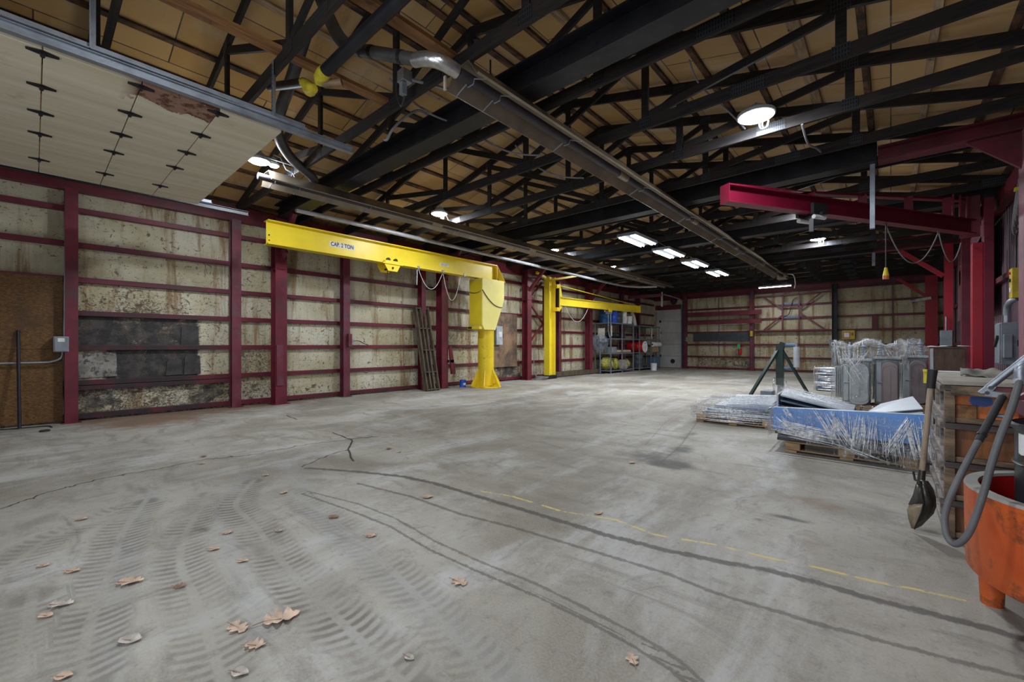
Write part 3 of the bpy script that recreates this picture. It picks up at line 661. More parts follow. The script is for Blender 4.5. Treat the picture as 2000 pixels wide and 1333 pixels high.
# boards and cross bracing on the back wall
for z0, z1, t in ((2.86, 3.09, 'upper'), (2.41, 2.62, 'lower')):
    tag(MB().box((-8.45, YB-.36, z0), (-4.82, YB-.31, z1)).build('wall_plank', M['maroon'], bevel=.004), '%s long maroon plank fixed across the column left of the braced frame' % t, 'plank', 'planks on the back wall')
br = root('braced_frame', (-3.7, YB-.3, 2.03), 'thin maroon cross-braced steel frame on the back wall', 'frame')
def bb(a, b, nm): MB().bar((a[0], YB-.2, a[1]), (b[0], YB-.2, b[1]), .06, .06, (0,1,0)).build(nm, M['maroon'], br)
for a, b in (((-5.1,3.72),(-2.1,3.78)), ((-5.1,2.03),(-2.1,2.03)), ((-3.95,3.16),(-3.27,3.16))): bb(a, b, 'rail')
for a, b in (((-3.95,3.74),(-3.95,2.03)), ((-3.27,3.76),(-3.27,2.03))): bb(a, b, 'post')
for a, b in (((-4.75,3.7),(-3.98,3.1)), ((-4.75,2.06),(-3.98,2.75)), ((-2.42,3.74),(-3.24,3.05)), ((-2.3,2.06),(-3.24,2.85))): bb(a, b, 'brace')
for z in (3.34, 2.66): MB().box((-3.93, YB-.10, z-.05), (-3.29, YB-.086, z+.05)).build('slate_plate', M['slate_panel'], br)
tag(MB().box((-8.2, YB-.14, 1.52), (-5.42, YB-.09, 1.97)).build('steel_wall_plate', M['dark_panel'], bevel=.003), 'long dark steel panel on the back wall right of the door', 'panel')
for x in (-6.9, -3.3, .05, ):
    tag(MB().box((x-.012, YB-.03, .7), (x+.012, YB-.002, 3.9)).build('seam_strip', M['dark_panel']), 'thin dark seam strip on the back wall, %s' % {-6.9: 'left of the green-tagged extinguisher', -3.3: 'inside the braced frame', .05: 'above the wrapped transformers'}[x], 'strip', 'seam strips')
tag(MB().box((-.62, YB-.12, 2.02), (-.44, YB-.086, 2.6)).build('wall_stub', M['maroon']), 'short dark maroon stub between girts above the transformers', 'stub')

# right-hand portal posts
def red_post(y, lab, brace=True, bz=3.25, m='red_post', x=1.27, w=.25):
    r = root('red_post', (x, y, 0), lab, 'column', 'red posts of the right wall')
    MB().ibeam((x, y, .012), (x, y, 4.12), w, .24, .018, .014, up=(0,1,0)).build('shaft', M[m], r)
    MB().box((x-.17, y-.17, 0), (x+.17, y+.17, .014)).build('base_plate', M[m], r)
    if brace: MB().bar((x-.1, y, bz), (x-1.0, y, bz+.83), .11, .1, (0,1,0)).build('knee_brace', M[m], r)
    return r
red_post(24.05, 'bright red post in the far right corner, with a diagonal brace', x=1.22, w=.36)
red_post(16.95, 'red post with a long diagonal brace, second from the back wall', x=1.2, w=.17)
c3 = root('jib_column', (1.3, 12.2, 0), 'heavy red column carrying the maroon wall jib', 'column')
MB().cbox((1.247, 12.2, 1.65), (.14, .26, 3.28)).build('front_flange', M['red_post'], c3, bevel=.004)
MB().cbox((1.385, 12.14, 2.06), (.13, .30, 4.1)).build('web', M['jib_red'], c3, bevel=.004)  # darker red than the flange: the column's shaded half is put into the colour
MB().cbox((1.19, 12.26, 3.95), (.2, .2, .36)).build('head_plate', M['maroon'], c3, bevel=.004)
MB().box((1.02, 12.0, 0), (1.56, 12.4, .014)).build('base_plate', M['red_post'], c3)
c4 = root('door_jamb_post', (1.37, 8.6, 0), 'chalky maroon post at the right edge, with a cable bracket above', 'post')
MB().cbox((1.30, 8.6, 2.06), (.05, .30, 4.1)).build('flange', M['pink_trim'], c4, bevel=.003)
MB().cbox((1.45, 8.6, 2.06), (.24, .20, 4.1)).build('shaft', M['jib_red'], c4, bevel=.003)
MB().prism([(1.28, 8.56, 3.62), (.78, 8.56, 4.1), (1.28, 8.56, 4.1)], (0, .06, 0)).build('knee_plate', M['maroon'], c4)
tag(MB().cbox((1.38, 15.3, 2.05), (.16, .2, 4.1)).build('wall_stud', M['maroon'], bevel=.004), 'maroon stud of the right wall between the jib column and the next red post', 'stud')
tag(MB().box((1.40, 21.0, 0), (1.64, 21.2, 4.1)).build('wall_stud', M['purple_steel'], bevel=.004), 'dusky mauve stud of the right wall near the far corner', 'stud')
tag(MB().box((XR-.16, YF, 3.93), (XR-.02, YB-.1, 4.2)).build('eave_beam', M['maroon'], bevel=.004), 'maroon eave beam along the top of the right wall', 'beam')
o = tag(MB().prism([(1.45, 12.9, 2.0), (1.45, 17.8, 2.0), (1.45, 17.8, 3.9), (1.45, 12.9, 3.9)], (.08, 0, 0)).build('wall_liner', M['pink_trim']), 'pale mauve liner panel on the right wall behind the jib column', 'panel')
for i, z in enumerate((1.35, 2.6)):
    tag(MB().box((XR-.09, 8.9, z-.05), (XR-.01, 24.2, z+.05)).build('side_girt', M['maroon_girt']), '%s maroon girt of the corrugated right wall' % ('lower', 'upper')[i], 'girt', 'girts of the right wall')

# ------------------------------------------------------------------ open overhead door under the roof, left of the camera
D = root('overhead_door', (-6.65, 0, 3.62), 'cream sectional overhead door standing open, flat under the roof', 'door')
n = NT('aged_cream_door_skin'); co = n.coord('Object')
c = n.mix(n.step(n.noise(n.coord('Object', (7,.5,1)), .9, 4), .3, .7), (.60,.53,.38), (.72,.66,.52))
c = n.mix(n.math('MULTIPLY', n.step(n.noise(co, 2.4, 8, .68), .58, .74), .5), c, (.30,.23,.13))
sp = n.sep(n.coord('Object'))
edge = n.math('ADD', n.math('DIVIDE', n.math('SUBTRACT', sp[0], 1.10), .50), n.math('MULTIPLY', n.math('SUBTRACT', n.noise(co, 3.2, 7, .62), .5), 2.2))
yy = n.math('MULTIPLY', n.step(sp[1], .50, .66), n.step(sp[1], 1.225, 1.215)); pe = n.math('MULTIPLY', n.step(edge, .55, .60), yy)
rc = n.mix(n.step(n.noise(co, 9, 7, .7), .48, .58), (.30,.17,.12), (.10,.035,.02))
M['door_skin'] = n.fin(n.mix(pe, c, rc), .5)
DX0, DX1 = -8.48, -4.93; secs = [-2.3, -1.42, -.54, .34, 1.24, 1.79]
secs = [-2.25, -1.4, -.52, .36, 1.0, 1.79]
secs = [-2.25, -1.15, -.55, .05, .64, 1.22, 1.79]
for i, (a, b) in enumerate(zip(secs[:-1], secs[1:])):
    MB().box((DX0, a+.004, 3.62), (DX1, b-.004, 3.665)).build('door_section', M['door_skin'], D, bevel=.004)
for yb in secs[1:-1]:
    for fx in (.17, .44, .62, .80, .985):
        x = DX0+(DX1-DX0)*fx; d = .14
        MB().prism([(x-.015, yb-.09, 3.619), (x+.015, yb-.09, 3.619), (x+.045, yb, 3.619), (x+.015, yb+.09, 3.619), (x-.015, yb+.09, 3.619), (x-.035, yb, 3.619)], (0,0,-.008)).build('hinge', M['steel_dark'], D)
        MB().cyl((x-.03, yb, 3.603), (x+.03, yb, 3.603), .016, n=8).build('roller', M['steel_dark'], D)
for x, lab in ((DX0-.09, 'left galvanised roller track of the open overhead door, near the wall'), (DX1+.09, 'right galvanised roller track of the open overhead door, hung from the truss')):
    T = root('door_track', (x, 0, 3.64), lab, 'track', 'overhead door tracks'); y1 = 2.55
    MB().ibeam((x, YF+.05, 3.655), (x, y1, 3.655), .06, .075, .006, .008).build('rail', M['steel_gal' if x > -7 else 'steel_dark'], T); SG = M['steel_gal' if x > -7 else 'steel_dull']
    MB().box((x-.005, YF+.05, 3.70), (x+.05, y1-.55, 3.707)).build('angle', SG, T)
    MB().box((x-.005, YF+.05, 3.70), (x+.002, y1-.55, 3.76)).build('angle', SG, T)
    if x > -7:
        for yh in (.30, 1.655):
            h = MB().prism([(x+.005, yh, 3.7), (x+.055, yh, 3.7), (x+.055, yh, 4.28), (x+.005, yh, 4.28)], (0,.005,0)); h.prism([(x+.005, yh, 3.7), (x+.005, yh+.04, 3.7), (x+.005, yh+.04, 4.28), (x+.005, yh, 4.28)], (.005,0,0))
            ho = h.build('perforated_hanger', M['steel_gal'], T)
            for k in range(11): MB().cyl((x+.03, yh-.001, 3.76+k*.047), (x+.03, yh+.0, 3.76+k*.047), .008, n=8).build('slot', M['ink'], ho)
# lumber braces along the roof
for (x, y0, y1, z, m, lab) in ((-3.42, -1.8, 3.1, 4.32, 'brace_wood', 'orange-brown plank nailed along the trusses above the end of the right-hand tube heater'), (-4.66, .6, 3.0, 4.32, 'brace_wood', 'weathered plank nailed along the trusses beside the yellow-wrapped pipe')):
    tag(MB().box((x-.07, y0, z-.02), (x+.07, y1, z+.02)).build('roof_plank', M[m]), lab, 'plank', 'planks nailed along the trusses')
# ------------------------------------------------------------------ back door
n = NT('grimy_white_door'); co = n.coord('Object')
c = n.mix(n.step(n.noise(co, .9, 5), .35, .65), (.42,.41,.40), (.56,.55,.53)); c = n.mix(n.math('MULTIPLY', n.step(n.noise(co, 2.2, 8, .7), .56, .74), .6), c, (.20,.18,.16))
M['back_door'] = n.fin(c, .55)
d = root('door_1', (-9.5, YB-.10, 0), None, None); d['kind'] = 'structure'
for i in range(5): MB().box((-10.3, YB-.12, .02+i*.665), (-8.86, YB-.07, .02+i*.665+.655)).build('door_section', M['back_door'], d, bevel=.004)
MB().cyl((-9.35, YB-.121, .38), (-9.35, YB-.125, .38), .13, n=20).build('vent_hole', M['ink'], d)
for i in range(4): MB().box((-10.12, YB-.16, .62+i*.665), (-10.02, YB-.121, .75+i*.665)).build('hinge', M['black'], d)
MB().box((-8.85, YB-.2, 0), (-8.79, YB-.08, 3.6)).build('track', M['slate_panel'], d)
tr = MB().tube(smooth_path([(-8.81, YB-.16, 3.6), (-8.83, YB-.3, 3.85), (-8.95, YB-1.0, 3.95), (-9.0, YB-2.2, 4.0)]), .035); tag(tr.build('door_rail', M['duct']), 'curved grey rail leading back from the top of the far door', 'rail')
tag(MB().box((-10.35, YB-.16, 3.36), (-8.8, YB-.09, 3.6)).build('door_header', M['maroon']), 'dark maroon header over the far door', 'header')
tag(MB().bar((-10.2, 20.6, 3.78), (-8.42, 20.6, 3.78), .14, .14).build('monorail_stub', M['maroon_worn'], bevel=.004), 'short dusky beam projecting from the left wall in front of the far door', 'beam')
tag(MB().box((-8.46, 20.55, 3.2), (-8.40, 20.65, 3.92)).build('beam_hanger', M['duct'], bevel=.003), 'pale hanger strap at the free end of the short dusky beam', 'strap')

# ------------------------------------------------------------------ yellow pillar jib crane
jx, jy = -9.5, 9.45
J = root('pillar_jib_crane', (jx, jy, 0), 'big yellow pillar jib crane with a long boom along the left wall', 'crane')
MB().cyl((jx, jy, .02), (jx, jy, 3.2), .25, n=32).build('pillar', M['yellow_worn'], J)
MB().cyl((jx, jy, 0), (jx, jy, .025), .48, n=24).build('base_plate', M['yellow_worn'], J)
for k in range(6):
    a = 2*math.pi*k/6+.15; dx, dy = math.cos(a), math.sin(a); t = V(-dy, dx, 0)*.011
    b0 = V(jx+dx*.245, jy+dy*.245, .025); b1 = V(jx+dx*.50, jy+dy*.50, .025)
    MB().prism([b0-t, b1-t, b1-t+V(0,0,.06), b0-t+V(0,0,.56)], t*2).build('gusset', M['yellow_worn'], J)
hx0, hx1 = jx-.28, jx+.30; y0, y1 = 9.0, 9.95
hd = MB().prism([(hx0, y0, 1.93), (hx0, y0, 3.34), (hx0, y1+.02, 3.34), (hx0, y1+.02, 2.75), (hx0, y1-.38, 1.78), (hx0, y0+.1, 1.78)], (hx1-hx0, 0, 0))
hb = hd.build('head_box', M['yellow_pale'], J, bevel=.006)
MB().box((hx0+.02, y0-.012, 1.95), (hx1-.02, y0-.001, 3.30)).build('front_plate', M['yellow'], J, bevel=.003)
lip = MB().prism([(hx0+.03, y0+.02, 1.80), (hx1-.03, y0+.02, 1.80), (hx1-.03, y0+.02, 1.88), (hx0+.03, y0+.02, 1.88)], (0,-.12,0)); lip.build('roller_lip', M['yellow'], J)
MB().cyl((hx0+.05, y0-.06, 1.84), (hx0+.22, y0-.06, 1.84), .05, n=14).build('roller', M['steel_dark'], J)
zb, zt = 3.365, 3.86; yt = 3.15
MB().ibeam((jx, yt, (zb+zt)/2), (jx, y1-.12, (zb+zt)/2), .24, zt-zb, .022, .016).build('boom', M['yellow'], J)
ep = MB().prism([(jx-.12, y1-.12, zb+.01), (jx+.12, y1-.12, zb+.01), (jx+.12, y1-.12, zt), (jx-.12, y1-.12, zt)], (0,.012,0)); ep.prism([(jx-.12, y1-.12, zt), (jx+.12, y1-.12, zt), (jx+.12, y1+.28, zb-.02), (jx-.12, y1+.28, zb-.02)], (0,.0,.012)); ep.build('rear_plate', M['yellow_worn'], J)
MB().box((jx+.012, yt+.02, zb+.04), (jx+.03, yt+.10, zb+.16)).build('end_stop', M['yellow_worn'], J)
for z in (zb+.09, zb+.20): MB().cyl((jx+.01, yt+.05, z), (jx+.035, yt+.05, z), .014, n=8).build('bolt', M['steel_dark'], J)
def text(s, size, loc, rot, m, parent=None, name='lettering', ext=.001, align='CENTER', sx=1.0):
    cu = bpy.data.curves.new(name, 'FONT'); cu.body = s; cu.size = size; cu.extrude = ext; cu.offset = size*.025; cu.align_x = align; cu.align_y = 'CENTER'
    tmp = bpy.data.objects.new('tmp', cu); COL.objects.link(tmp); bpy.context.view_layer.update()
    me = bpy.data.meshes.new_from_object(tmp.evaluated_get(bpy.context.evaluated_depsgraph_get())); bpy.data.objects.remove(tmp)
    Mx = Matrix.Translation(Vector(loc)) @ rot.to_4x4() @ Matrix.Diagonal((sx, 1, 1, 1))
    org = Vector((0,0,0))
    if parent is not None:
        p = parent
        while p.parent: p = p.parent
        org = ORG.get(p.name, org)
    me.transform(Matrix.Translation(-org) @ Mx); me.materials.clear(); me.materials.append(m); me.name = name
    o = bpy.data.objects.new(name, me); COL.objects.link(o)
    if parent is not None: o.parent = parent
    return o
RX = Matrix(((0,0,1),(1,0,0),(0,1,0)))             # facing +X, reading along +Y
pl = MB().box((jx+.009, 4.46, zb+.19), (jx+.0115, 5.06, zb+.305)).build('capacity_plate', M['white'], J)
text('CAP. 2 TON', .128, (jx+.0125, 4.76, zb+.248), RX, M['ink'], pl, sx=.80)
pl = MB().box((jx+.009, 7.62, zb+.19), (jx+.0115, 7.94, zb+.27)).build('maker_plate', M['white'], J)
for k in range(2): MB().box((jx+.0116, 7.65, zb+.205+k*.03), (jx+.0122, 7.65+(.26 if k else .2), zb+.217+k*.03)).build('print_bar', M['grey_box'], pl)
tro = root('hoist_trolley', (jx, 5.98, zb), 'yellow push trolley hanging on the boom of the long yellow jib', 'trolley')
for sx in (-1, 1):
    x = jx+sx*.17
    MB().prism([(x-.008, 5.77, zb-.06), (x-.008, 5.86, zb-.20), (x-.008, 6.12, zb-.20), (x-.008, 6.2, zb-.06), (x-.008, 6.2, zb+.06), (x-.008, 5.77, zb+.06)], (.016,0,0)).build('side_plate', M['yellow_worn'], tro)
    for y in (5.88, 6.09):
        MB().cyl((jx+sx*.125, y, zb+.075), (jx+sx*.165, y, zb+.075), .055, n=18).build('wheel', M['steel_dark'], tro)
MB().cyl((jx-.2, 5.985, zb-.12), (jx+.2, 5.985, zb-.12), .025, n=10).build('axle', M['steel_dark'], tro)
MB().box((jx+.17, 5.7, zb-.03), (jx+.2, 6.27, zb)).build('bumper', M['yellow_worn'], tro)
MB().tube([V(jx, 5.985+.035*math.cos(t), zb-.2+.05*math.sin(t)) for t in [2*math.pi*i/12 for i in range(12)]], .01, closed=True).build('load_ring', M['steel_dark'], tro)
def festoon(pts, m, label, r=.008, clips=True, name='festoon_cable'):
    f = root(name, pts[0], label, 'cable'); path = []
    for a, b, d in zip(pts[:-1], pts[1:], [p[3] if len(p) > 3 else .3 for p in pts[1:]]): path += sag(a[:3], b[:3], d)
    MB().tube(path, r, 6).build('cord', M[m], f)
    return f
f = root('festoon_cable', (jx, 6.85, zb), 'thin pale cable looping below the boom of the long yellow jib', 'cable')
MB().tube([V(jx+.1, 6.78, zb-.05), V(jx+.1, 6.77, zb-.45)] , .009, 6).build('dangling_end', M['cord_white'], f)
MB().tube(sag((jx+.1, 6.82, zb-.02), (jx+.1, 7.62, zb-.06), .48, 18) + sag((jx+.1, 7.66, zb-.06), (jx+.1, 8.3, zb-.04), .72, 18), .007, 6).build('cord', M['cord_white'], f)
for y in (6.81, 7.64, 8.45): MB().box((jx+.085, y-.03, zb-.03), (jx+.13, y+.03, zb+.05)).build('clip', M['steel_gal'], f)
f = root('sling_cord', (jx, 9.0, 2.9), 'black cord slung around the head box of the yellow pillar jib', 'cord')
MB().tube(sag((hx1+.012, 9.0, 2.98), (hx1+.012, 9.86, 2.5), .14, 16), .012, 6).build('cord', M['cord_black'], f)
MB().tube(sag((hx0+.05, y0-.03, 2.95), (hx1+.012, 9.0, 2.98), .06, 10), .010, 6).build('cord', M['cord_black'], f)

# ------------------------------------------------------------------ yellow mast jib further back
mx, my = -9.98, 13.45
K = root('mast_jib_crane', (mx, my, 0), 'tall yellow mast jib with a tie-rod arm, in front of the storage racks', 'crane')
MB().ibeam((mx, my, .14), (mx, my, 3.98), .26, .40, .02, .014, up=(0,1,0)).build('mast', M['yellow'], K)
MB().box((mx-.16, my-.25, 0), (mx+.16, my+.25, .14)).build('foot', M['steel_dark'], K)
for yy, zz in ((my-.85, 4.05), (my+1.2, 4.12)): MB().bar((mx, my, 3.85), (mx+(.0 if yy < my else .5), yy, zz), .08, .08).build('top_brace', M['yellow'], K)
ax = mx+.22
for z in (3.62, 2.72): MB().box((mx+.1, my+.1, z-.08), (ax+.06, my+.30, z+.06)).build('hinge_bracket', M['yellow_worn'], K)
MB().cyl((ax, my+.26, 2.6), (ax, my+.26, 3.72), .04, n=12).build('hinge_pin', M['steel_dark'], K)
A0 = V(mx+.26, my+.32, 3.03); A1 = V(-9.6, 20.5, 3.12)
MB().ibeam(A0, A1, .16, .33, .018, .012).build('arm', M['yellow'], K)
MB().prism([A0+V(-.02,-.06,-.40), A0+V(-.02,.12,-.22), A0+V(-.02,.12,.22), A0+V(-.02,.0,.68), A0+V(-.02,-.06,.68)], (.04,0,0)).build('hinge_plate', M['yellow'], K)
MB().cyl(A0+V(.0,.0,.62), A1+V(0,-.15,.18), .016, n=10).build('tie_rod', M['yellow'], K)
MB().cbox(A1+V(0,0,.01), (.22,.03,.36)).build('end_plate', M['yellow'], K)
h = A0.lerp(A1, .55)
G = root('chain_hoist', h, 'small grey chain hoist with a slack chain on the yellow mast jib', 'hoist')
for s in (-1,1): MB().cbox(h+V(s*.11,0,-.17), (.03,.3,.18)).build('trolley_plate', M['yellow_worn'], G)
MB().cbox(h+V(0,.05,-.27), (.2,.24,.16)).build('motor', M['grey_box'], G, bevel=.01)
MB().tube([h+V(0,0,-.34), h+V(.01,0,-.7), h+V(.0,0,-1.1), h+V(.04,.06,-1.42), h+V(.06,.14,-1.25), h+V(.06,.12,-.34)], .022, 6).build('chain', M['steel_gal'], G)
f = root('festoon_cable', A0.lerp(A1,.2), 'pale cable drooping from the arm of the yellow mast jib', 'cable')
MB().tube(sag(A0+V(.05,.3,-.17), A0.lerp(A1,.3)+V(0,0,-.17), .6, 14), .009, 6).build('cord', M['cord_white'], f)

# ------------------------------------------------------------------ maroon wall jib on the right
Q = root('wall_jib_crane', (1.2, 12.0, 3.35), 'maroon wall jib with a plated head frame, reaching out from the red column', 'crane')
P0 = V(1.14, 11.9, 3.56); P1 = V(-1.87, 6.95, 3.60)
MB().ibeam(P0, P1, .17, .27, .018, .012).build('boom', M['jib_red'], Q)
d = (P1-P0).normalized(); sd = V(-d.y, d.x, 0)
MB().prism([P1-sd*.09+V(0,0,-.14), P1+sd*.09+V(0,0,-.14), P1+sd*.09+V(0,0,.14), P1-sd*.09+V(0,0,.14)], d*.012).build('end_plate', M['jib_red'], Q)
tp = V(1.12, 11.95, 4.12)
t1 = P0.lerp(P1, .82)+V(0,0,.15); tm = P0.lerp(P1, .62)+V(0,0,.24)
MB().bar(tp+V(-.1,0,0), P0.lerp(P1,.70)+V(0,0,.20), .12, .04).build('tie_channel', M['jib_red'], Q)
MB().bar(P0.lerp(P1,.74)+V(0,0,.19), P0.lerp(P1,.99)+V(0,0,.145), .1, .02).build('tie_plate', M['jib_red'], Q)
for t in (.12, .30, .50):
    b = P0.lerp(P1, t)+V(0,0,.12); tz = tp.lerp(P0.lerp(P1,.70)+V(0,0,.2), t/.70); MB().bar(b, V(b.x, b.y, tz.z), .12, .012, (0,1,0)).build('tie_strut', M['jib_red'], Q)
for k in range(3):
    c = P0.lerp(P1, .02+k*.035); MB().box((c.x-.012, c.y-.05, 3.7), (c.x+.012, c.y+.05, 4.14)).build('head_rib', M['jib_red'], Q)
MB().box((1.0, 12.06, 3.4), (1.28, 12.075, 4.2)).build('head_plate', M['maroon'], Q)
c = P0.lerp(P1, .70)
G = root('trolley_hoist', c+V(0,0,-.1), 'small black trolley with two wheels on the maroon wall jib', 'trolley')
for s in (-1, 1):
    MB().cbox(c+sd*(s*.13)+V(0,0,-.09), (.05,.30,.17), rz=math.atan2(d.y,d.x)+math.pi/2).build('side_plate', M['black'], G)
    for q in (-.08, .08): MB().cyl(c+sd*(s*.10)+d*q+V(0,0,-.06), c+sd*(s*.15)+d*q+V(0,0,-.06), .05, n=14).build('wheel', M['steel_gal'], G)
    MB().cyl(c+sd*(s*.13)-d*.12+V(0,0,-.22), c+sd*(s*.13)+d*.12+V(0,0,-.22), .035, n=10).build('bumper_roll', M['white'], G)
MB().cyl(c-sd*.2+V(0,0,-.17), c+sd*.2+V(0,0,-.17), .03, n=10).build('axle', M['black'], G)
MB().box((c.x-.03,c.y-.03,c.z-.42), (c.x+.03,c.y+.03,c.z-.17)).build('hook_block', M['black'], G)
f = root('festoon_cable', P0.lerp(P1,.4), 'pale power cable hanging in loops from the maroon wall jib', 'cable')
a = P0.lerp(P1,.40)+V(0,0,-.16); b = P0.lerp(P1,.16)+V(0,0,-.16); e = V(1.02, 12.0, 3.3)
MB().tube(sag(a, b, .62, 18)+sag(b, e, .45, 18), .011, 6).build('cord', M['cord_grey'], f)
for q in (a, b): MB().box((q.x-.02,q.y-.04,q.z), (q.x+.02,q.y+.04,q.z+.05)).build('clip', M['brown_board'], f)
f = root('pendant_plug', a, 'dark drop cord with a yellow and orange plug, below the maroon wall jib', 'cord')
MB().tube([a+V(0,-.05,0), a+V(0,-.05,-.75)], .009, 6).build('cord', M['cord_black'], f)
MB().cyl(a+V(0,-.05,-.75), a+V(0,-.05,-.89), .02, .045, n=12).build('plug_cap', M['lemon'], f); MB().cyl(a+V(0,-.05,-.89), a+V(0,-.05,-.95), .045, n=12).build('plug_body', M['orange_plastic'], f)
# ------------------------------------------------------------------ tube heaters, pipes and lamps under the roof
def heater(x, y0, y1, label, x1=None):
    r = root('tube_heater', (x, y0, 3.9), label, 'heater', 'infrared tube heaters'); x1 = x if x1 is None else x1
    def sec(y): return x + (x1-x)*(y-y0)/(y1-y0)
    ys = [y0 + (y1-y0)*i/5 for i in range(6)]
    for a, b in zip(ys[:-1], ys[1:]):
        m = MB(); pts = []
        for y, k in ((a, 0), (b+.02, .004)):
            c = sec(y); pts += [V(c+dx, y, dz+k) for dx, dz in ((-.235,3.895),(-.215,3.885),(-.10,4.06),(.10,4.06),(.215,3.885),(.235,3.895))]
        m.add(pts, [(i, i+1, 7+i, 6+i) for i in range(5)]); o = m.build('reflector', M['heater'], r, recalc=False)
        s = o.modifiers.new('t', 'SOLIDIFY'); s.thickness = .006
    MB().cyl((sec(y0-.12), y0-.12, 3.96), (sec(y1), y1+.25, 3.96), .052, n=16).build('radiant_tube', M['heat_tube'], r)
    for y in ys[1:-1]:
        c = sec(y); MB().cyl((c, y-.05, 3.96), (c, y+.22, 3.96), .058, n=16).build('coupling', M['heater'], r)
    for y in [y0+.12, y0+.5] + [y0+1.8+2.2*i for i in range(7)]:
        c = sec(y); MB().tube([V(c+dx, y, z) for dx, z in ((-.22,3.882),(-.055,3.95),(-.04,3.905),(.04,3.905),(.055,3.95),(.22,3.882))], .007, 5).build('tube_clip', M['steel_gal'], r)
    for y in (y0+.4, y0+5.2, y0+10.2, y1-.8):
        c = sec(y); m = MB()
        m.tube([V(c-.09, y, 4.06), V(c, y, 4.16), V(c+.09, y, 4.06)], .007, 5); m.tube([V(c, y, 4.16), V(c, y, 4.3)], .010, 5); m.build('hanger_chain', M['steel_dark'], r)
    return r
h1 = heater(-3.13, 2.78, 19.0, 'long tan-hooded tube heater on the right, starting at the silver flue elbow')
MB().box((-3.36, 2.74, 3.88), (-3.33, 2.76, 4.02)).build('end_bracket', M['cream_trim'], h1)
h2 = heater(-7.38, 2.45, 19.0, 'long left-hand tube heater starting beside the glaring floodlights', -7.45)
fp = root('heater_flue', (-3.13, 2.66, 3.96), 'sooty flue pipe with a silver taped elbow, leaving the right-hand tube heater', 'pipe')
MB().tube(smooth_path([(-3.13,2.72,3.96), (-3.16,2.56,3.98), (-3.27,2.47,4.02), (-3.42,2.44,4.06)], 5), .068, 14).build('taped_elbow', M['foil'], fp)
MB().tube([V(-3.40,2.44,4.055), V(-4.02,2.18,4.30)], .062, 14).build('straight_pipe', M['pipe_grey'], fp)
MB().tube(smooth_path([(-3.98,2.19,4.285), (-4.12,2.13,4.36), (-4.3,2.1,4.55), (-4.6,2.1,5.0), (-4.75,2.1,5.25)], 5), .068, 14).build('riser', M['pipe_grey'], fp)
for q in (.25, .75):
    c = V(-3.40,2.44,4.055).lerp(V(-4.02,2.18,4.30), q); dd = V(-.62,-.26,.245).normalized()*.02; MB().cyl(c-dd, c+dd, .066, n=14).build('band', M['steel_dark'], fp)
pp = root('wrapped_pipe', (-4.2, 1.9, 4.1), 'black pipe with crumpled yellow wrapping at its joint, crossing under the trusses', 'pipe')
MB().cyl((-2.3, 2.0, 4.17), (-4.36, 2.0, 4.14), .06, n=14).build('pipe', M['steel_dark'], pp)
MB().tube([V(-4.34,2.0,4.14), V(-4.40,2.0,4.13), V(-4.47,2.0,4.12), V(-4.52,2.02,4.09)], [.064,.074,.066,.05], 10).build('yellow_wrap', M['yellow_rag'], pp)
MB().tube([V(-4.62,2.0,4.07), V(-4.72,2.0,4.10), V(-4.82,2.0,4.20), V(-4.9,2.0,4.25)], [.045,.075,.055,.05], 10).build('yellow_wrap', M['yellow_rag'], pp)
MB().cyl((-4.86, 2.0, 4.23), (-5.9, 2.0, 4.6), .05, n=12).build('pipe', M['steel_dark'], pp)
MB().cyl((-4.47, 2.03, 4.07), (-4.32, 2.16, 4.09), .038, n=12).build('rusty_nipple', M['brown_board'], pp)
lf = root('left_flue', (-6.7, 2.3, 4.3), 'round grey flue rising behind the open overhead door track', 'pipe')
MB().tube(smooth_path([(-7.38,3.2,4.135), (-7.2,3.05,4.15), (-6.9,2.6,4.24), (-6.5,2.3,4.43), (-5.95,2.3,4.92), (-5.5,2.3,5.32)], 6), .075, 14).build('pipe', M['pipe_grey'], lf)
jb = root('burner_valve', (-4.0, 2.75, 4.25), 'small ignition valve box with grey leads hanging from a rod near the flue', 'valve')
MB().cbox((-4.0, 2.72, 4.27), (.12,.12,.13)).build('body', M['steel_gal'], jb, bevel=.006); MB().cbox((-4.0, 2.70, 4.13), (.06,.06,.13)).build('stem', M['grey_box'], jb)
MB().cyl((-3.98,2.72,4.25), (-3.55,3.6,4.22), .017, n=8).build('rod', M['steel_gal'], jb)
MB().tube(smooth_path([(-4.05,2.7,4.4), (-4.16,2.72,4.2), (-4.1,2.74,4.0), (-4.0,2.72,4.06)]), .012, 6).build('lead', M['cord_black'], jb)
MB().cbox((-4.0, 2.70, 4.345), (.02,.02,.02)).build('orange_tag', M['orange_plastic'], jb)
w = root('hanging_cable', (-4.9, 3.2, 4.2), 'grey cable end hanging in a hook from a truss near the door track', 'cable')
MB().tube(smooth_path([(-4.72,3.60,4.445), (-4.76,3.45,4.48), (-4.85,3.28,4.34), (-4.97,3.18,4.18), (-5.08,3.18,4.10), (-5.18,3.2,4.13)]), .018, 6).build('cord', M['cord_grey'], w)
def lead(pts, lab, m='cord_grey', r=.014):
    f = root('hanging_cable', pts[0], lab, 'cable'); MB().tube(smooth_path(pts), r, 6).build('cord', M[m], f)
lead([(-.85,6.55,4.15), (-.83,6.9,4.02), (-.78,7.3,4.08), (-.77,7.7,4.16)], 'loose grey cable spanning two trusses below the big round floodlight')
lead([(-1.85,5.35,4.82), (-1.8,5.6,4.6), (-1.6,6.1,4.4), (-1.5,6.52,4.3)], 'grey cable dropping to the big round floodlight', r=.012)
for k, y in enumerate((3.0, 4.2, 5.42)):
    lead([(-4.75,y,4.7), (-4.6,y+.4,4.42), (-4.4,y+.8,4.32), (-4.1,y+1.12,4.30)], '%s sagging wire between the trusses left of the right-hand heater' % ORD[k+1], r=.013)
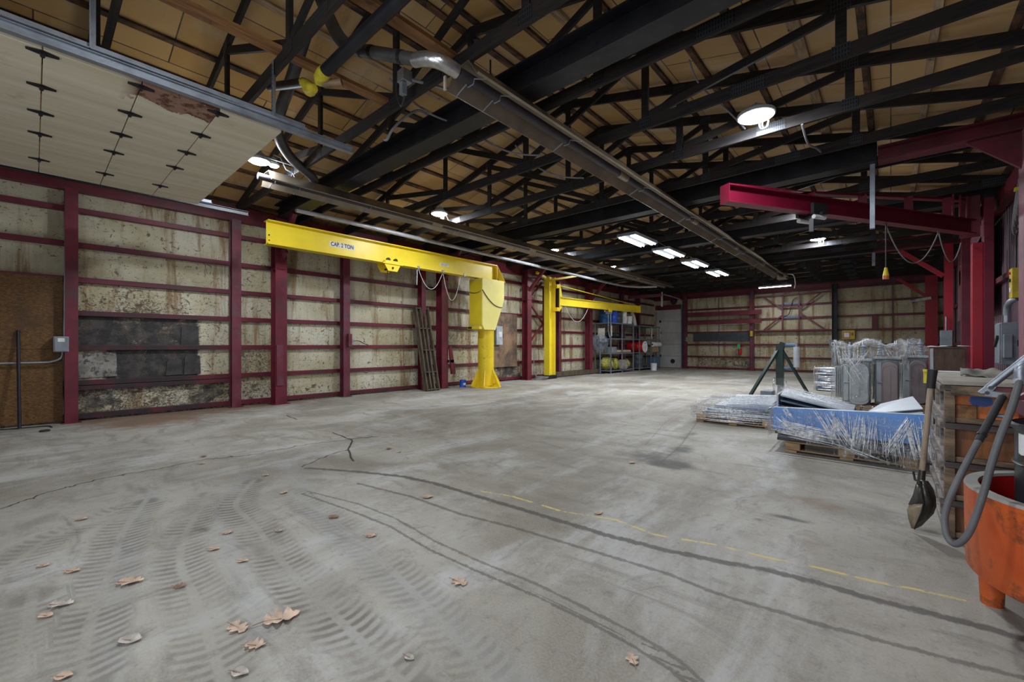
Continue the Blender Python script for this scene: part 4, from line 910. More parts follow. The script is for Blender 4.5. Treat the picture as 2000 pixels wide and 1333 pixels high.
cdt = root('wall_conduit', (-9.05, 3.6, 4.05), 'pale grey round duct along the left eave, bending toward the far door', 'duct')
MB().tube([V(-9.15,3.6,4.10), V(-9.15,10,4.06), V(-9.1,16.4,4.0)] + smooth_path([(-9.1,16.6,4.0), (-8.95,17.6,3.97), (-8.5,18.4,3.96), (-7.9,18.75,3.96)]), .05, 12).build('pipe', M['duct'], cdt)
for y in (5.4, 9.05, 12.7): MB().cyl((-9.15,y,4.06), (-9.15,y,4.3), .008, n=6).build('hanger', M['steel_dark'], cdt)
def flood(x, y, z, label, power, tilt=0, r=.19, cord=True):
    o = root('flood_lamp', (x, y, z), label, 'lamp', 'led floodlights'); c = V(x, y, z)
    MB().lathe([(0,.13),(r*.35,.13),(r*.5,.10),(r*.62,.05),(r,.035),(r,.0),(r*.93,-.005)], c, 28).build('housing', M['grey_light'], o)
    MB().lathe([(r*.93,-.004),(r*.75,-.022),(r*.4,-.032),(0,-.035)], c, 28).build('lens', M['led'], o)
    ty = min(t for t in TY if t > y); MB().tube([c+V(0,0,.12), c+V(0,.0,.17), V(x,y+.1,4.26 if z < 4.2 else z+.16), V(x,ty-.1,4.25), V(x,ty-.018,4.23)], .012, 6).build('bracket', M['steel_gal'], o)
    if cord:
        m = MB()
        for k in range(2): m.tube([c+V(.08+.02*k, .02, -.10)+V(.05*math.cos(t)*(1-.3*k), .01*k, .08*math.sin(t)) for t in [2*math.pi*i/14 for i in range(14)]], .006, 5, closed=True)
        m.tube([c+V(.14,.05,.04), c+V(.12,.03,-.02), c+V(.09,.02,-.03)], .006, 5); m.build('coiled_cord', M['cord_white'], o)
    if power:
        l = area('flood_disk', (0,0,-.037), (0,0,0), r*1.5, 0, power*.36, (.86,.93,1), 'DISK'); l.parent = o
        l = bpy.data.lights.new('flood_glow', 'POINT'); l.energy = power*.10; l.color = (.86,.93,1); l.shadow_soft_size = .03
        lo = bpy.data.objects.new('flood_glow', l); lo.location = (0,0,-.075); COL.objects.link(lo); lo.parent = o
    return o
PW = 330
flood(-7.3, 2.32, 4.16, 'white-hot LED floodlight at the inner corner of the open overhead door', PW, r=.16, cord=False)
flood(-7.55, 2.62, 4.26, 'smaller LED floodlight just right of the one at the open door corner', PW*.4, r=.08, cord=False)
flood(-7.75, 6.2, 4.33, 'LED floodlight above the middle of the long yellow jib boom', PW)
flood(-1.30, 6.2, 4.27, 'big round LED floodlight over the middle of the hall, nearest on the right', PW, r=.22)
flood(-8.1, 11.1, 4.36, 'small LED floodlight left of the double fluorescent fixtures', PW)
flood(-8.05, 14.8, 4.34, 'LED floodlight behind the left-hand heater, near the far end', PW)
flood(-1.55, 14.8, 4.32, 'LED floodlight seen beyond the maroon wall jib', PW)
flood(-1.4, 11.1, 4.34, 'LED floodlight hidden behind the trolley of the maroon wall jib', PW)
flood(-1.6, 1.0, 4.28, 'LED floodlight over the entrance, in front of all others', PW)
def fluor(y, label):
    x, z = -4.80, 3.97; o = root('fluorescent_fixture', (x, y, z), label, 'lamp', 'double fluorescent fixtures')
    MB().box((x-.25, y-.64, z), (x+.25, y+.64, z+.07)).build('housing', M['grey_box'], o, bevel=.006)
    for s in (-1, 1):
        for q in (-.04, .04): MB().cyl((x+s*.155+q, y-.6, z-.018), (x+s*.155+q, y+.6, z-.018), .018, n=10).build('tube', M['tube_light'], o)
        MB().box((x+s*.155-.085, y-.6, z-.004), (x+s*.155+.085, y+.6, z-.001)).build('reflector', M['white'], o)
    for s in (-.5, .5): ty = min(TY, key=lambda t: abs(t-y-s)); MB().tube([V(x-.15,y+s,z+.07), V(x,ty,4.157), V(x+.15,y+s,z+.07)], .006, 5).build('hanger_chain', M['steel_gal'], o)
    for s in (-.155, .155): l = area('fluorescent_light', (s,0,-.042), (0,0,0), .12, 1.18, 60, (.9,.95,1)); l.parent = o
for k, y in enumerate((10.2, 12.25, 14.45, 16.85)): fluor(y, 'double fluorescent fixture, %s of the row of four under the ridge' % ('nearest','second nearest','third','farthest')[k])
o = root('strip_lamp', (-3.95, 22.4, 3.96), 'single fluorescent strip lamp hanging in front of the back wall', 'lamp')
MB().box((-4.6, 22.36, 3.97), (-3.3, 22.44, 4.03)).build('housing', M['white'], o); MB().cyl((-4.58,22.4,3.955), (-3.32,22.4,3.955), .02, n=10).build('tube', M['tube_light'], o)
l = area('strip_light', (0,0,-.05), (0,0,0), 1.25, .08, 90, (.9,.95,1)); l.parent = o
for s in (-4.4,-3.5): MB().cyl((s,22.4,4.03), (s,22.4,4.17), .006, n=6).build('hanger', M['steel_gal'], o)
hb = root('heater_vent_box', (-3.13, 19.3, 3.95), 'small grey exhaust box at the far end of the right-hand heater', 'box')
MB().box((-3.3, 19.1, 3.86), (-2.98, 19.5, 4.08)).build('housing', M['heater'], hb, bevel=.01)
MB().tube(smooth_path([(-3.0,19.3,4.05), (-2.8,19.4,4.0), (-2.75,19.5,3.7), (-2.78,19.5,3.5)]), .018, 6).build('lead', M['cord_white'], hb)
# ------------------------------------------------------------------ things along the left wall
n = NT('rusty_brown_flake_board'); co = n.coord('Object'); v = n.voro(n.coord('Object',(1,1,2.4),(.5,0,0)), 34, 'F1', 1)
sp = n.sep(v); c = n.mix(sp[0], (.085,.036,.007), (.20,.095,.02)); c = n.mix(n.math('MULTIPLY', n.step(n.noise(co, 2.0, 8, .68), .5, .7), .8), c, (.07,.032,.012))
c = n.mix(n.math('MULTIPLY', n.step(n.noise(co, 9, 7, .7), .58, .72), .7), c, (.045,.035,.03)); n.bump(sp[1], .3, .005); M['osb'] = n.fin(c, .6)
for (y0, y1, z0, z1, lab) in ((-1.6, .335, 1.25, 2.46, 'upper rust-brown flake board sheet at the far left of the wall'), (-1.6, .335, .03, 1.246, 'lower rust-brown flake board sheet at the far left, down to the floor')):
    tag(MB().box((XL+.088, y0, z0), (XL+.102, y1, z1)).build('flake_board', M['osb'], bevel=.002), lab, 'board', 'flake board sheets')
tag(MB().cyl((XL+.42, -.14, .01), (XL+.13, -.16, 1.55), .022, n=10).build('steel_rod', M['steel_dark']), 'dark steel rod leaning on the rust-brown flake board', 'rod')
eb = root('junction_box', (XL+.2, .33, 1.33), 'grey metal junction box with a worn label, on the column by the flake board', 'box')
MB().box((XL+.105, .22, 1.20), (XL+.31, .40, 1.46)).build('body', M['grey_box'], eb, bevel=.01); MB().box((XL+.311, .235, 1.215), (XL+.318, .385, 1.445)).build('cover', M['grey_box'], eb, bevel=.004)
MB().box((XL+.319, .27, 1.37), (XL+.320, .35, 1.43)).build('label_sticker', M['white'], eb)
cd_ = root('conduit_run', (XL+.22, .33, 1.46), 'grey conduit pipe rising from the junction box and bending away to the left', 'pipe')
MB().tube([V(XL+.24,.35,1.46), V(XL+.24,.37,3.95)], .017, 8).build('riser', M['steel_gal'], cd_)
MB().tube(smooth_path([(XL+.22,.33,1.20), (XL+.22,.31,1.10), (XL+.2,.2,1.04), (XL+.18,0,1.03), (XL+.16,-1.5,1.03)]), .017, 8).build('branch', M['steel_gal'], cd_)
wl = root('floor_wire', (XL+.55, .1, 0), 'thin black wire lying on the floor along the flake board', 'wire')
MB().tube(smooth_path([(XL+.25,-.5,.008), (XL+.35,-.1,.008), (XL+.4,.15,.008), (XL+.6,.2,.008)]), .009, 6).build('cord', M['cord_black'], wl)
tag(MB().tube([V(XL+.95+.07*math.cos(t), .12+.05*math.sin(t), .012) for t in [2*math.pi*i/16 for i in range(16)]], .010, 6, closed=True).build('wire_ring', M['cord_black']), 'small black wire ring lying on the floor near the flake board', 'ring')
# torn sheets on the scorched bay
for (y0,y1,z0,z1,tn,lab,m) in ((.5,1.02,.74,1.2,.03,'grey patch board at the left of the scorched bay, with yellow mould','wall'), (1.95,2.25,1.3,1.72,.02,'dark square patch board in the middle of the scorched bay','d'), (1.72,1.98,.72,1.05,.025,'peeling dark board tongue low in the scorched bay','d'), (2.0,2.28,.72,1.12,.03,'second peeling board tongue with a pale torn edge, low in the scorched bay','d')):
    mt = M['brown_board'] if False else None
    if 'patch_dark' not in M:
        M['patch_dark'] = mat('scorched_board', (.045,.04,.04), .6, var=.5, vs=4, dirt=(.42,.37,.28), ds=3, dlo=.62, dhi=.7, damt=.9)
        M['patch_grey'] = mat('grey_flaked_board', (.26,.245,.22), .7, var=.3, vs=5, dirt=(.05,.045,.04), ds=9, dlo=.48, dhi=.6, damt=.9)
    tag(MB().prism([(XL+.001,y0,z0), (XL+.001,y1,z0+.01), (XL+.001,y1-.01,z1-.03), (XL+.001,(y0+y1)/2+.05,z1), (XL+.001,y0+.02,z1-.05)], (tn,0,0)).build('patch_board', M['patch_grey' if m == 'wall' else 'patch_dark'], bevel=.002), lab, 'board', 'patch boards')
lf = root('leaning_timber_frame', (XL+.7, 7.75, 0), 'dark narrow timber ladder frame leaning against the left wall', 'frame')
def lf_pt(s, t): return V(XL+.75-.55*t, 7.42+.42*s+.0*t, .01+2.42*t) + V(0, .02*t*0, 0)
for s in (0, .33, .62, 1.0): MB().bar(lf_pt(s,0), lf_pt(s,1), .045, .11, (1,0,0)).build('rail', M['pallet_dark'] if 'pallet_dark' in M else M.setdefault('pallet_dark', wood('dark_weathered_timber', (.14,.10,.06), (.035,.026,.02), 3, (6,6,1), .7)), lf)
for t in (.015, .22, .48, .74, .985): MB().bar(lf_pt(.02,t)+V(.02,0,0), lf_pt(.98,t)+V(.02,0,0), .09, .03).build('rung', M['pallet_dark'], lf)
MB().bar(lf_pt(.2,.01)-V(.05,0,0), lf_pt(.2,.99)-V(.05,0,0), .3, .015, (1,0,0)).build('backing_board', M['pallet_dark'], lf)
sb = root('socket_box', (XL+.32, 5.28, 1.4), 'maroon socket box with a grey plug and dark flex on the column', 'box')
MB().box((XL+.295, 5.28, 1.28), (XL+.39, 5.37, 1.60)).build('body', M['maroon_worn'], sb, bevel=.006); MB().box((XL+.31, 5.371, 1.38), (XL+.38, 5.43, 1.46)).build('plug', M['grey_box'], sb, bevel=.004)
MB().tube(smooth_path([(XL+.34,5.43,1.42), (XL+.3,5.6,1.42), (XL+.2,5.78,1.36), (XL+.13,5.95,1.32)]), .010, 6).build('flex', M['cord_black'], sb)
jug = root('blue_container', (XL+.55, 8.95, 0), 'small bright blue container on the floor beside the yellow pillar', 'container')
MB().cyl((XL+.55,8.95,0), (XL+.55,8.95,.2), .10, .095, 16).build('body', M['blue_plastic'], jug); MB().cyl((XL+.55,8.95,.2), (XL+.55,8.95,.225), .102, n=16).build('lid', M['blue_plastic'], jug); MB().box((XL+.62,8.9,.06), (XL+.655,8.99,.13)).build('label_sticker', M['white'], jug)
bk = root('bumper_bracket', (XL+.5, 8.55, 0), 'bent maroon steel bracket bolted to the portal column low down', 'bracket')
MB().prism([(XL+.50,8.42,1.25), (XL+.50,8.50,1.3), (XL+.50,8.66,.5), (XL+.50,8.66,.42), (XL+.50,8.5,.42)], (.05,0,0)).build('plate', M['maroon'], bk); MB().box((XL+.45,8.40,.78), (XL+.55,8.6,.86)).build('clamp', M['steel_dark'], bk)
tag(MB().box((XL+.09, 10.55, .52), (XL+.115, 12.05, 2.45)).build('equipment_board', M['brown_board'], bevel=.002), 'tall rust-stained brown board behind the yellow pillar', 'board')
dc = root('disconnect_switch', (XL+.2, 10.9, 1.6), 'light grey disconnect switch box right of the yellow pillar', 'switch')
MB().box((XL+.118, 10.78, 1.32), (XL+.27, 11.10, 1.98)).build('body', M['grey_light'], dc, bevel=.008); MB().box((XL+.2,11.101,1.55), (XL+.24,11.16,1.72)).build('handle', M['black'], dc, bevel=.006); MB().box((XL+.271,10.9,1.6), (XL+.273,11.04,1.78)).build('label_sticker', M['white'], dc)
MB().cyl((XL+.19,10.86,1.98), (XL+.19,10.86,2.3), .02, n=8).build('conduit', M['steel_gal'], dc)
hs = root('coiled_hose', (XL+.55, 12.8, 0), 'grey hose lying in a loose coil on the floor by the third portal column', 'hose'); m = MB()
for k in range(4): m.tube([V(XL+.62+.02*k+(.20+.015*k)*math.cos(t), 12.85+(.34-.03*k)*math.sin(t), .016+.028*k) for t in [2*math.pi*i/24 for i in range(24)]], .014, 6, closed=True)
m.build('coil', M['cord_grey'], hs); MB().tube(smooth_path([(XL+.6,12.6,.12), (XL+.4,12.7,.5), (XL+.38,12.75,1.0), (XL+.35,12.8,1.2)]), .014, 6).build('tail', M['cord_grey'], hs)
tag(MB().box((XL+.09, 14.0, .02), (XL+.5, 17.6, .2)).build('floor_sill', M['pallet_dark'], bevel=.01), 'dark timber sill on the floor between the yellow mast and the racks', 'sill')
fan = root('pedestal_fan', (-10.0, 17.35, 0), 'round caged fan on a post at the near end of the storage racks', 'fan')
fx, fy, fz = -10.0, 17.35, 1.42
MB().cyl((fx,fy,0), (fx,fy,1.42), .028, n=10).build('post', M['slate_panel'], fan); MB().cyl((fx,fy,0), (fx,fy,.03), .22, n=20).build('base', M['steel_dark'], fan)
nrm = V(.62,-.78,0); _, _, _ = frame(nrm); m = MB(); X, Yv, _ = frame(nrm)
for s in (-.07, .09):
    for rr in ([.37-.025*i for i in range(14)] if s < 0 else (.37,.25,.12)): m.tube([V(fx,fy,fz)+nrm*(s*(1-.4*(rr/.37)**2) if rr < .37 else 0.01)+(X*math.cos(t)+Yv*math.sin(t))*rr for t in [2*math.pi*i/28 for i in range(28)]], .005 if rr < .37 else .010, 5, closed=True)
    for k in range(36):
        t = 2*math.pi*k/36; e = X*math.cos(t)+Yv*math.sin(t); m.tube([V(fx,fy,fz)+nrm*s+e*.05, V(fx,fy,fz)+nrm*s*.8+e*.2, V(fx,fy,fz)+nrm*.01+e*.37], .003, 4)
m.build('guard', M['steel_gal'], fan); MB().cyl(V(fx,fy,fz)-nrm*.22, V(fx,fy,fz)-nrm*.05, .075, n=14).build('motor', M['slate_panel'], fan); m = MB()
for k in range(4):
    t = math.pi*k/2+.4; e = X*math.cos(t)+Yv*math.sin(t); q = X*-math.sin(t)+Yv*math.cos(t)
    m.add([V(fx,fy,fz)+e*.04-q*.03+nrm*.02, V(fx,fy,fz)+e*.04+q*.03-nrm*.02, V(fx,fy,fz)+e*.33+q*.12-nrm*.03, V(fx,fy,fz)+e*.33-q*.08+nrm*.03], [(0,1,2,3)])
o = m.build('blade', M['steel_dull'], fan); so = o.modifiers.new('t','SOLIDIFY'); so.thickness = .004
# ------------------------------------------------------------------ storage racks and what stands on them
def rack(x0, x1, y0, y1, zs, mids, label):
    r = root('storage_rack', ((x0+x1)/2, y0, 0), label, 'rack', 'steel storage racks'); w = .05
    for y in [y0] + mids + [y1]:
        for x in (x0, x1): MB().box((x-w/2, y-w/2, 0), (x+w/2, y+w/2, zs[-1]+.03)).build('upright', M['steel_gal'], r)
    for z in zs:
        for x in (x0, x1): MB().box((x-.02, y0, z-.03), (x+.02, y1, z+.025)).build('rail', M['steel_gal'], r)
        for y in [y0]+mids+[y1]: MB().box((x0, y-.02, z-.03), (x1, y+.02, z+.02)).build('cross_rail', M['steel_gal'], r)
        MB().box((x0+.02, y0+.02, z+.0), (x1-.02, y1-.02, z+.012)).build('shelf', M['dark_panel'], r)
    return r
RZ = [.12, .92, 1.6, 2.33]
rack(-10.42, -9.6, 17.62, 19.9, RZ, [18.72], 'nearer open steel rack with yellow netting on its lowest shelf')
rack(-10.42, -9.6, 20.6, 23.1, [.12, .92, 1.6, 2.29], [22.0], 'farther open steel rack holding the red drum lying on its side')
def drum(x, y, z, r, h, m, lab, nm='drum', lid=None, cat='drum', grp=None):
    o = root(nm, (x, y, z), lab, cat, grp)
    MB().lathe([(0,0),(r*.97,0),(r,.02),(r,h*.32),(r*1.03,h*.335),(r,h*.35),(r,h*.65),(r*1.03,h*.665),(r,h*.68),(r,h-.02),(r*.97,h)], (x,y,z), 22).build('body', M[m], o)
    MB().cyl((x,y,z+h-.012), (x,y,z+h-.004), r*.95, n=22).build('lid', M[lid or m], o); return o
zt = RZ[-1]+.014
drum(-10.12, 17.98, zt, .25, .62, 'teal_plastic', 'deep blue drum on the top of the nearer rack, at its near end')
drum(-9.95, 18.5, zt, .20, .62, 'blue_plastic', 'bright blue drum on the top of the nearer rack, behind the hanging chain')
drum(-9.98, 18.98, zt, .24, .56, 'grey_drum', 'dark grey drum on the top of the nearer rack')
drum(-10.1, 19.5, zt, .2, .42, 'grey_drum', 'small dark keg on the top of the nearer rack, behind the white pails')
def pail(x, y, z, r, h, lab, grp=None):
    o = root('pail', (x,y,z), lab, 'pail', grp); MB().lathe([(0,.002),(r*.88,.002),(r,h),(r*1.05,h),(r*1.05,h-.03),(r*.99,h-.03)], (x,y,z), 20).build('body', M['white'], o)
    MB().cyl((x,y,z+h-.002), (x,y,z+h+.012), r*1.05, n=20).build('lid', M['white'], o); return o
pail(-9.86, 19.42, zt, .16, .36, 'white pail on the rack top carrying a second pail'); pail(-9.86, 19.42, zt+.374, .15, .3, 'white pail stacked on another pail on the rack top'); pail(-9.75, 19.76, zt, .15, .38, 'white pail at the far end of the nearer rack top')
tag(MB().box((-10.3, 17.66, RZ[2]+.014), (-9.95, 17.70, RZ[2]+.5)).build('cream_board', M['cream_trim']), 'cream board standing on the third shelf of the nearer rack', 'board')
tag(MB().box((-10.50, 17.36, 2.5), (-10.44, 17.42, 3.2)).build('cream_strip', M['cream_trim']), 'narrow cream strip hanging on the left wall above the fan', 'strip')
tag(MB().box((-9.5745, 17.585, 1.72), (-9.555, 17.655, 2.2)).build('cream_post_wrap', M['cream_trim']), 'cream card strapped to the front corner upright of the nearer rack', 'card')
for y, z, lab in ((18.1, RZ[2], 'black bundle of straps on the third shelf of the nearer rack, near end'), (18.5, RZ[2], 'dark tool roll on the third shelf of the nearer rack, middle'), (19.3, RZ[2], 'dark machine part on the third shelf of the nearer rack, far end')):
    tag(MB().blob((-9.95, y, z+.16), (.2,.17,.15), int(y*10), .25).build('dark_bundle', M['rubber']), lab, 'bundle')
bs = root('wire_basket', (-9.85, 18.05, RZ[1]+.013), 'grey basket on the second shelf of the nearer rack', 'basket'); MB().box((-10.0,17.85,RZ[1]+.014), (-9.66,18.3,RZ[1]+.30)).build('body', M['grey_box'], bs, bevel=.02); MB().box((-9.97,17.88,RZ[1]+.301), (-9.69,18.27,RZ[1]+.31)).build('rim', M['steel_gal'], bs)
tag(MB().cyl((-9.72,18.35,RZ[1]+.085), (-9.72,19.75,RZ[1]+.085), .07, n=16).build('cardboard_tube', mat('tan_cardboard', (.46,.36,.25), .8)), 'long tan cardboard tube lying on the second shelf of the nearer rack', 'tube')
for x, y, rx, ry, rz_, lab, s in ((-10.0,17.9,.32,.24,.30,'yellow-green net bundle on the lowest shelf of the nearer rack, near end',3), (-9.85,18.42,.22,.22,.28,'yellow-green net bundle on the lowest shelf of the nearer rack, next to the grey sack',5), (-9.85,19.62,.2,.24,.24,'bright yellow knobbly bundle at the far end of the lowest shelf of the nearer rack',9)):
    tag(MB().blob((x,y,.14+rz_), (rx,ry,rz_), s, .13, 26, 16).build('net_bundle', M['yellow_net']), lab, 'bundle', 'yellow bundles on the lowest rack shelf')
tag(MB().blob((-9.6,18.72,.36), (.26,.22,.26), 21, .12, 22, 14).build('grey_sack', M['cloth']), 'pale grey sack sagging out of the lowest shelf of the nearer rack', 'sack')
tag(MB().blob((-9.8,19.15,.30), (.2,.18,.17), 31, .12, 20, 12).build('net_sack', M['yellow_net']), 'small olive sack between the grey sack and the yellow bundle', 'sack')
rd = root('red_drum', (-9.9, 20.95, 1.2), 'red drum with a white lid lying on its side in the farther rack', 'drum'); q = V(-9.47, 20.95, .945+.28)
MB().lathe([(0,0),(.275,0),(.285,.02),(.28,.3),(.292,.315),(.28,.33),(.28,.6),(.292,.615),(.28,.63),(.28,.88),(.285,.9)], q+V(-.9,0,0), 26, ax=(1,0,0)).build('body', M['red_plastic'], rd); MB().lathe([(.292,-.01),(.295,.012),(.27,.014),(.265,.004),(0,.004)], q, 26, ax=(1,0,0)).build('lid', M['white'], rd); MB().cyl(q+V(.004,.0,.17), q+V(.022,0,.17), .03, n=12).build('bung', M['grey_box'], rd)
drum(-9.85, 20.95, .135, .26, .72, 'grey_drum', 'dark grey drum on the lowest shelf below the red drum')
drum(-9.72, 21.55, .935, .14, .26, 'steel_gal', 'small grey can beside the lid of the red drum', 'can', cat='can')
pail(-9.15, 21.3, 0, .16, .36, 'dented pale pail on the floor before the farther rack')
bn = root('blue_bin', (-9.7, 22.55, .13), 'slate blue bin on the lowest shelf of the farther rack', 'bin'); MB().box((-9.95,22.25,.14), (-9.5,22.85,.62)).build('body', M['slate_panel'], bn, bevel=.02); MB().box((-9.97,22.23,.62), (-9.48,22.87,.66)).build('rim', M['slate_panel'], bn, bevel=.008)
rl = root('film_roll', (-9.55, 22.6, 1.2), 'white roll of film on the second shelf of the farther rack', 'roll'); MB().cyl((-9.56,22.1,1.34), (-9.56,23.0,1.34), .13, n=18).build('roll', M['white'], rl); MB().cyl((-9.56,22.085,1.34), (-9.56,22.1,1.34), .04, n=12).build('core', M['ink'], rl)
tag(MB().box((-9.85,22.2,.935), (-9.5,22.75,1.20)).build('carton', mat('brown_cardboard', (.36,.24,.13), .8), bevel=.004), 'brown carton under the white roll on the farther rack', 'carton')
tag(MB().tube([V(-9.9,20.72,2.33), V(-9.94,20.6,2.75), V(-9.98,20.5,3.0), V(-10.0,20.42,3.2)], [.10,.11,.09,.10], 12).build('paper_roll', M['cream_trim']), 'crumpled cream paper roll standing up on top of the farther rack', 'roll')
for y, lab in ((22.0, 'middle'), (23.1, 'far end')): tag(MB().box((-9.5745,y-.03,1.66), (-9.545,y+.03,2.2)).build('cream_post_wrap', M['cream_trim']), 'pale card strapped to the %s upright of the farther rack' % lab, 'card')

# ------------------------------------------------------------------ small things on the back and right walls
sg = root('notice_board', (-1.43, YB-.1, 1.57), 'mustard board with a red-framed white notice on the back wall', 'notice')
MB().box((-1.66, YB-.115, 1.57), (-1.20, YB-.088, 1.97)).build('board', M['signal_yellow'], sg, bevel=.003); MB().box((-1.61,YB-.122,1.63), (-1.37,YB-.116,1.90)).build('notice_frame', M['red_plastic'], sg); MB().box((-1.585,YB-.126,1.66), (-1.395,YB-.1225,1.87)).build('notice_sheet', M['paper'], sg); MB().box((-1.33,YB-.122,1.74), (-1.25,YB-.116,1.86)).build('brown_card', M['brown_board'], sg)
ex = root('fire_extinguisher', (-5.85, YB-.16, .8), 'red fire extinguisher with a bright green tag on the back wall', 'extinguisher'); cx, cy = -5.84, YB-.155
MB().lathe([(0,0),(.05,.0),(.075,.03),(.08,.05),(.08,.33),(.06,.39),(.03,.41),(.03,.46),(0,.46)], (cx,cy,.80), 18).build('cylinder', M['red_plastic'], ex); MB().box((cx-.07,cy-.02,1.26), (cx+.08,cy+.02,1.31)).build('handle', M['black'], ex); MB().box((cx-.04,cy,1.02), (cx+.04,YB-.002,1.06)).build('wall_bracket', M['black'], ex); MB().box((cx-.1,cy-.1,1.10), (cx+.03,cy-.085,1.36)).build('green_tag', M['bright_green'], ex)
b = root('switch_box', (-1.96, YB-.36, 1.0), 'grey switch box marked with a white square, on the dark column of the back wall', 'box'); MB().box((-2.10,YB-.36,1.03), (-1.82,YB-.285,1.55)).build('body', M['grey_box'], b, bevel=.008); MB().box((-2.03,YB-.364,1.26), (-1.91,YB-.361,1.44)).build('label_sticker', M['white'], b); MB().box((-1.99,YB-.366,1.31), (-1.94,YB-.3645,1.38)).build('print_mark', M['ink'], b)
tag(MB().box((-5.34,YB-.33,1.75), (-5.22,YB-.285,2.02)).build('breaker_box', M['signal_yellow'], bevel=.005), 'small mustard breaker box on the column left of the braced frame', 'box')
tag(MB().box((-8.55,YB-.32,1.5), (-8.42,YB-.285,1.75)).build('breaker_box', M['grey_box'], bevel=.005), 'small grey box on the mauve column beside the back door', 'box')
tag(MB().tube(smooth_path([(-3.9,YB-.14,2.72),(-3.7,YB-.18,2.8),(-3.6,YB-.18,3.2),(-3.5,YB-.16,3.5),(-3.35,YB-.14,3.6)]), .016, 6).build('black_flex', M['cord_black']), 'black flex looping across the braced frame', 'cord')
lp = root('wall_lamp', (.95, YB-.5, 3.15), 'unlit pale tubular lamp on the red corner post', 'lamp'); MB().cyl((.72,23.85,3.12), (1.2,23.85,3.2), .07, n=14).build('body', M['cream_trim'], lp); MB().cyl((.62,23.85,3.10), (.72,23.85,3.12), .09, n=14).build('cap', M['steel_gal'], lp)
tag(MB().lathe([(0,0),(.16,.02),(.19,.1),(.16,.2),(0,.22)], (-9.3, YB-.003, 3.82), 18, ax=(0,-1,0)).build('round_horn', M['rubber']), 'dark round horn above the far door', 'horn')
# right wall switchgear
s = root('switch_cabinet', (1.5, 11.3, .97), 'big grey disconnect switch with a side lever on the corrugated right wall', 'switch')
MB().box((1.40,10.95,.98), (1.64,11.42,1.70)).build('body', M['grey_box'], s, bevel=.01); MB().box((1.385,10.97,1.0), (1.399,11.40,1.68)).build('door', M['grey_box'], s, bevel=.004); MB().box((1.42,10.86,1.1), (1.52,10.949,1.5)).build('side_block', M['grey_box'], s, bevel=.01)
MB().bar((1.37,11.30,1.30), (1.37,11.02,1.46), .03, .05).build('lever', M['black'], s); MB().cyl((1.5,11.2,1.7), (1.5,11.2,1.86), .035, n=12).build('conduit', M['steel_gal'], s); MB().tube(smooth_path([(1.5,11.2,1.84),(1.5,11.15,1.98),(1.52,11.0,2.06),(1.58,10.9,2.1)]), .045, 10).build('elbow', M['steel_gal'], s)
p = root('push_button_station', (1.55, 10.9, 2.1), 'tall yellow push-button box on the right wall above the disconnect switch', 'switch')
MB().box((1.50,10.80,2.10), (1.62,11.02,2.60)).build('body', M['signal_yellow'], p, bevel=.008); MB().box((1.493,10.86,2.2), (1.499,10.96,2.28)).build('label_sticker', M['white'], p); MB().cyl((1.48,10.9,2.4), (1.50,10.9,2.4), .03, n=12).build('button', M['black'], p); MB().cyl((1.48,10.9,2.52), (1.50,10.9,2.52), .022, n=12).build('button', M['red_plastic'], p)
MB().tube([V(1.56,10.9,2.6), V(1.57,10.95,3.6)], .012, 6).build('flex', M['cord_black'], p)
s = root('switch_cabinet', (1.12, 16.8, 1.2), 'dusty grey disconnect on the second red post, above the walnut cabinet', 'switch'); MB().box((1.02,16.70,1.22), (1.26,16.815,1.72)).build('body', M['grey_box'], s, bevel=.008); MB().bar((1.0,16.75,1.36),(1.0,16.72,1.55),.03,.04).build('lever', M['black'], s); MB().cyl((1.14,16.76,1.72),(1.14,16.76,2.1),.02,n=8).build('conduit', M['steel_gal'], s)
cb = root('wire_bracket', (1.4, 9.2, 3.6), 'tangle of grey cables on a bracket near the top of the right wall', 'cable'); m = MB()
for k in range(4): m.tube(smooth_path([(1.48,9.6+.1*k,4.0), (1.42,9.5+.12*k,3.6), (1.4,9.7+.1*k,3.3-.06*k), (1.5,10.1+.1*k,3.25-.05*k), (1.55,10.4,3.5)]), .016, 6)
m.build('cables', M['cord_grey'], cb); MB().box((1.38,9.72,3.62), (1.43,9.80,3.67)).build('yellow_tag', M['lemon'], cb)
tag(MB().prism([(1.45,12.7,3.0),(1.45,17.5,3.0),(1.45,17.5,3.4),(1.45,12.7,3.7)], (.06,0,0)).build('wall_flashing', M['white']), 'torn whitish flashing strip high on the right wall', 'strip')
k = root('tool_cabinet', (.70, 10.2, 0), 'walnut-coloured cabinet with a pale edge strip, behind the workbench', 'cabinet'); MB().box((.50,10.0,.02), (.90,10.6,1.26)).build('body', M['cabinet'], k, bevel=.004); MB().box((.495,9.985,.0), (.53,10.03,1.28)).build('edge_strip', M['grey_light'], k); MB().box((.48,9.98,1.261), (.92,10.62,1.285)).build('top', M['cabinet'], k, bevel=.003)
for i,(x,y,a,lab) in enumerate(((.6,10.15,.3,'leftmost crumpled paper sheet on the walnut cabinet'),(.72,10.2,-.2,'middle paper sheet on the walnut cabinet'),(.83,10.12,.6,'rightmost paper sheet on the walnut cabinet'))):
    tag(MB().grid(lambda u,v: V(x,y,1.292+.004*i+.012*math.sin(5*u+i)*v) + Matrix.Rotation(a,3,'Z') @ V((u-.5)*.22,(v-.5)*.28,0), 8, 8).build('paper_sheet', M['paper']), lab, 'paper', 'papers on the walnut cabinet')
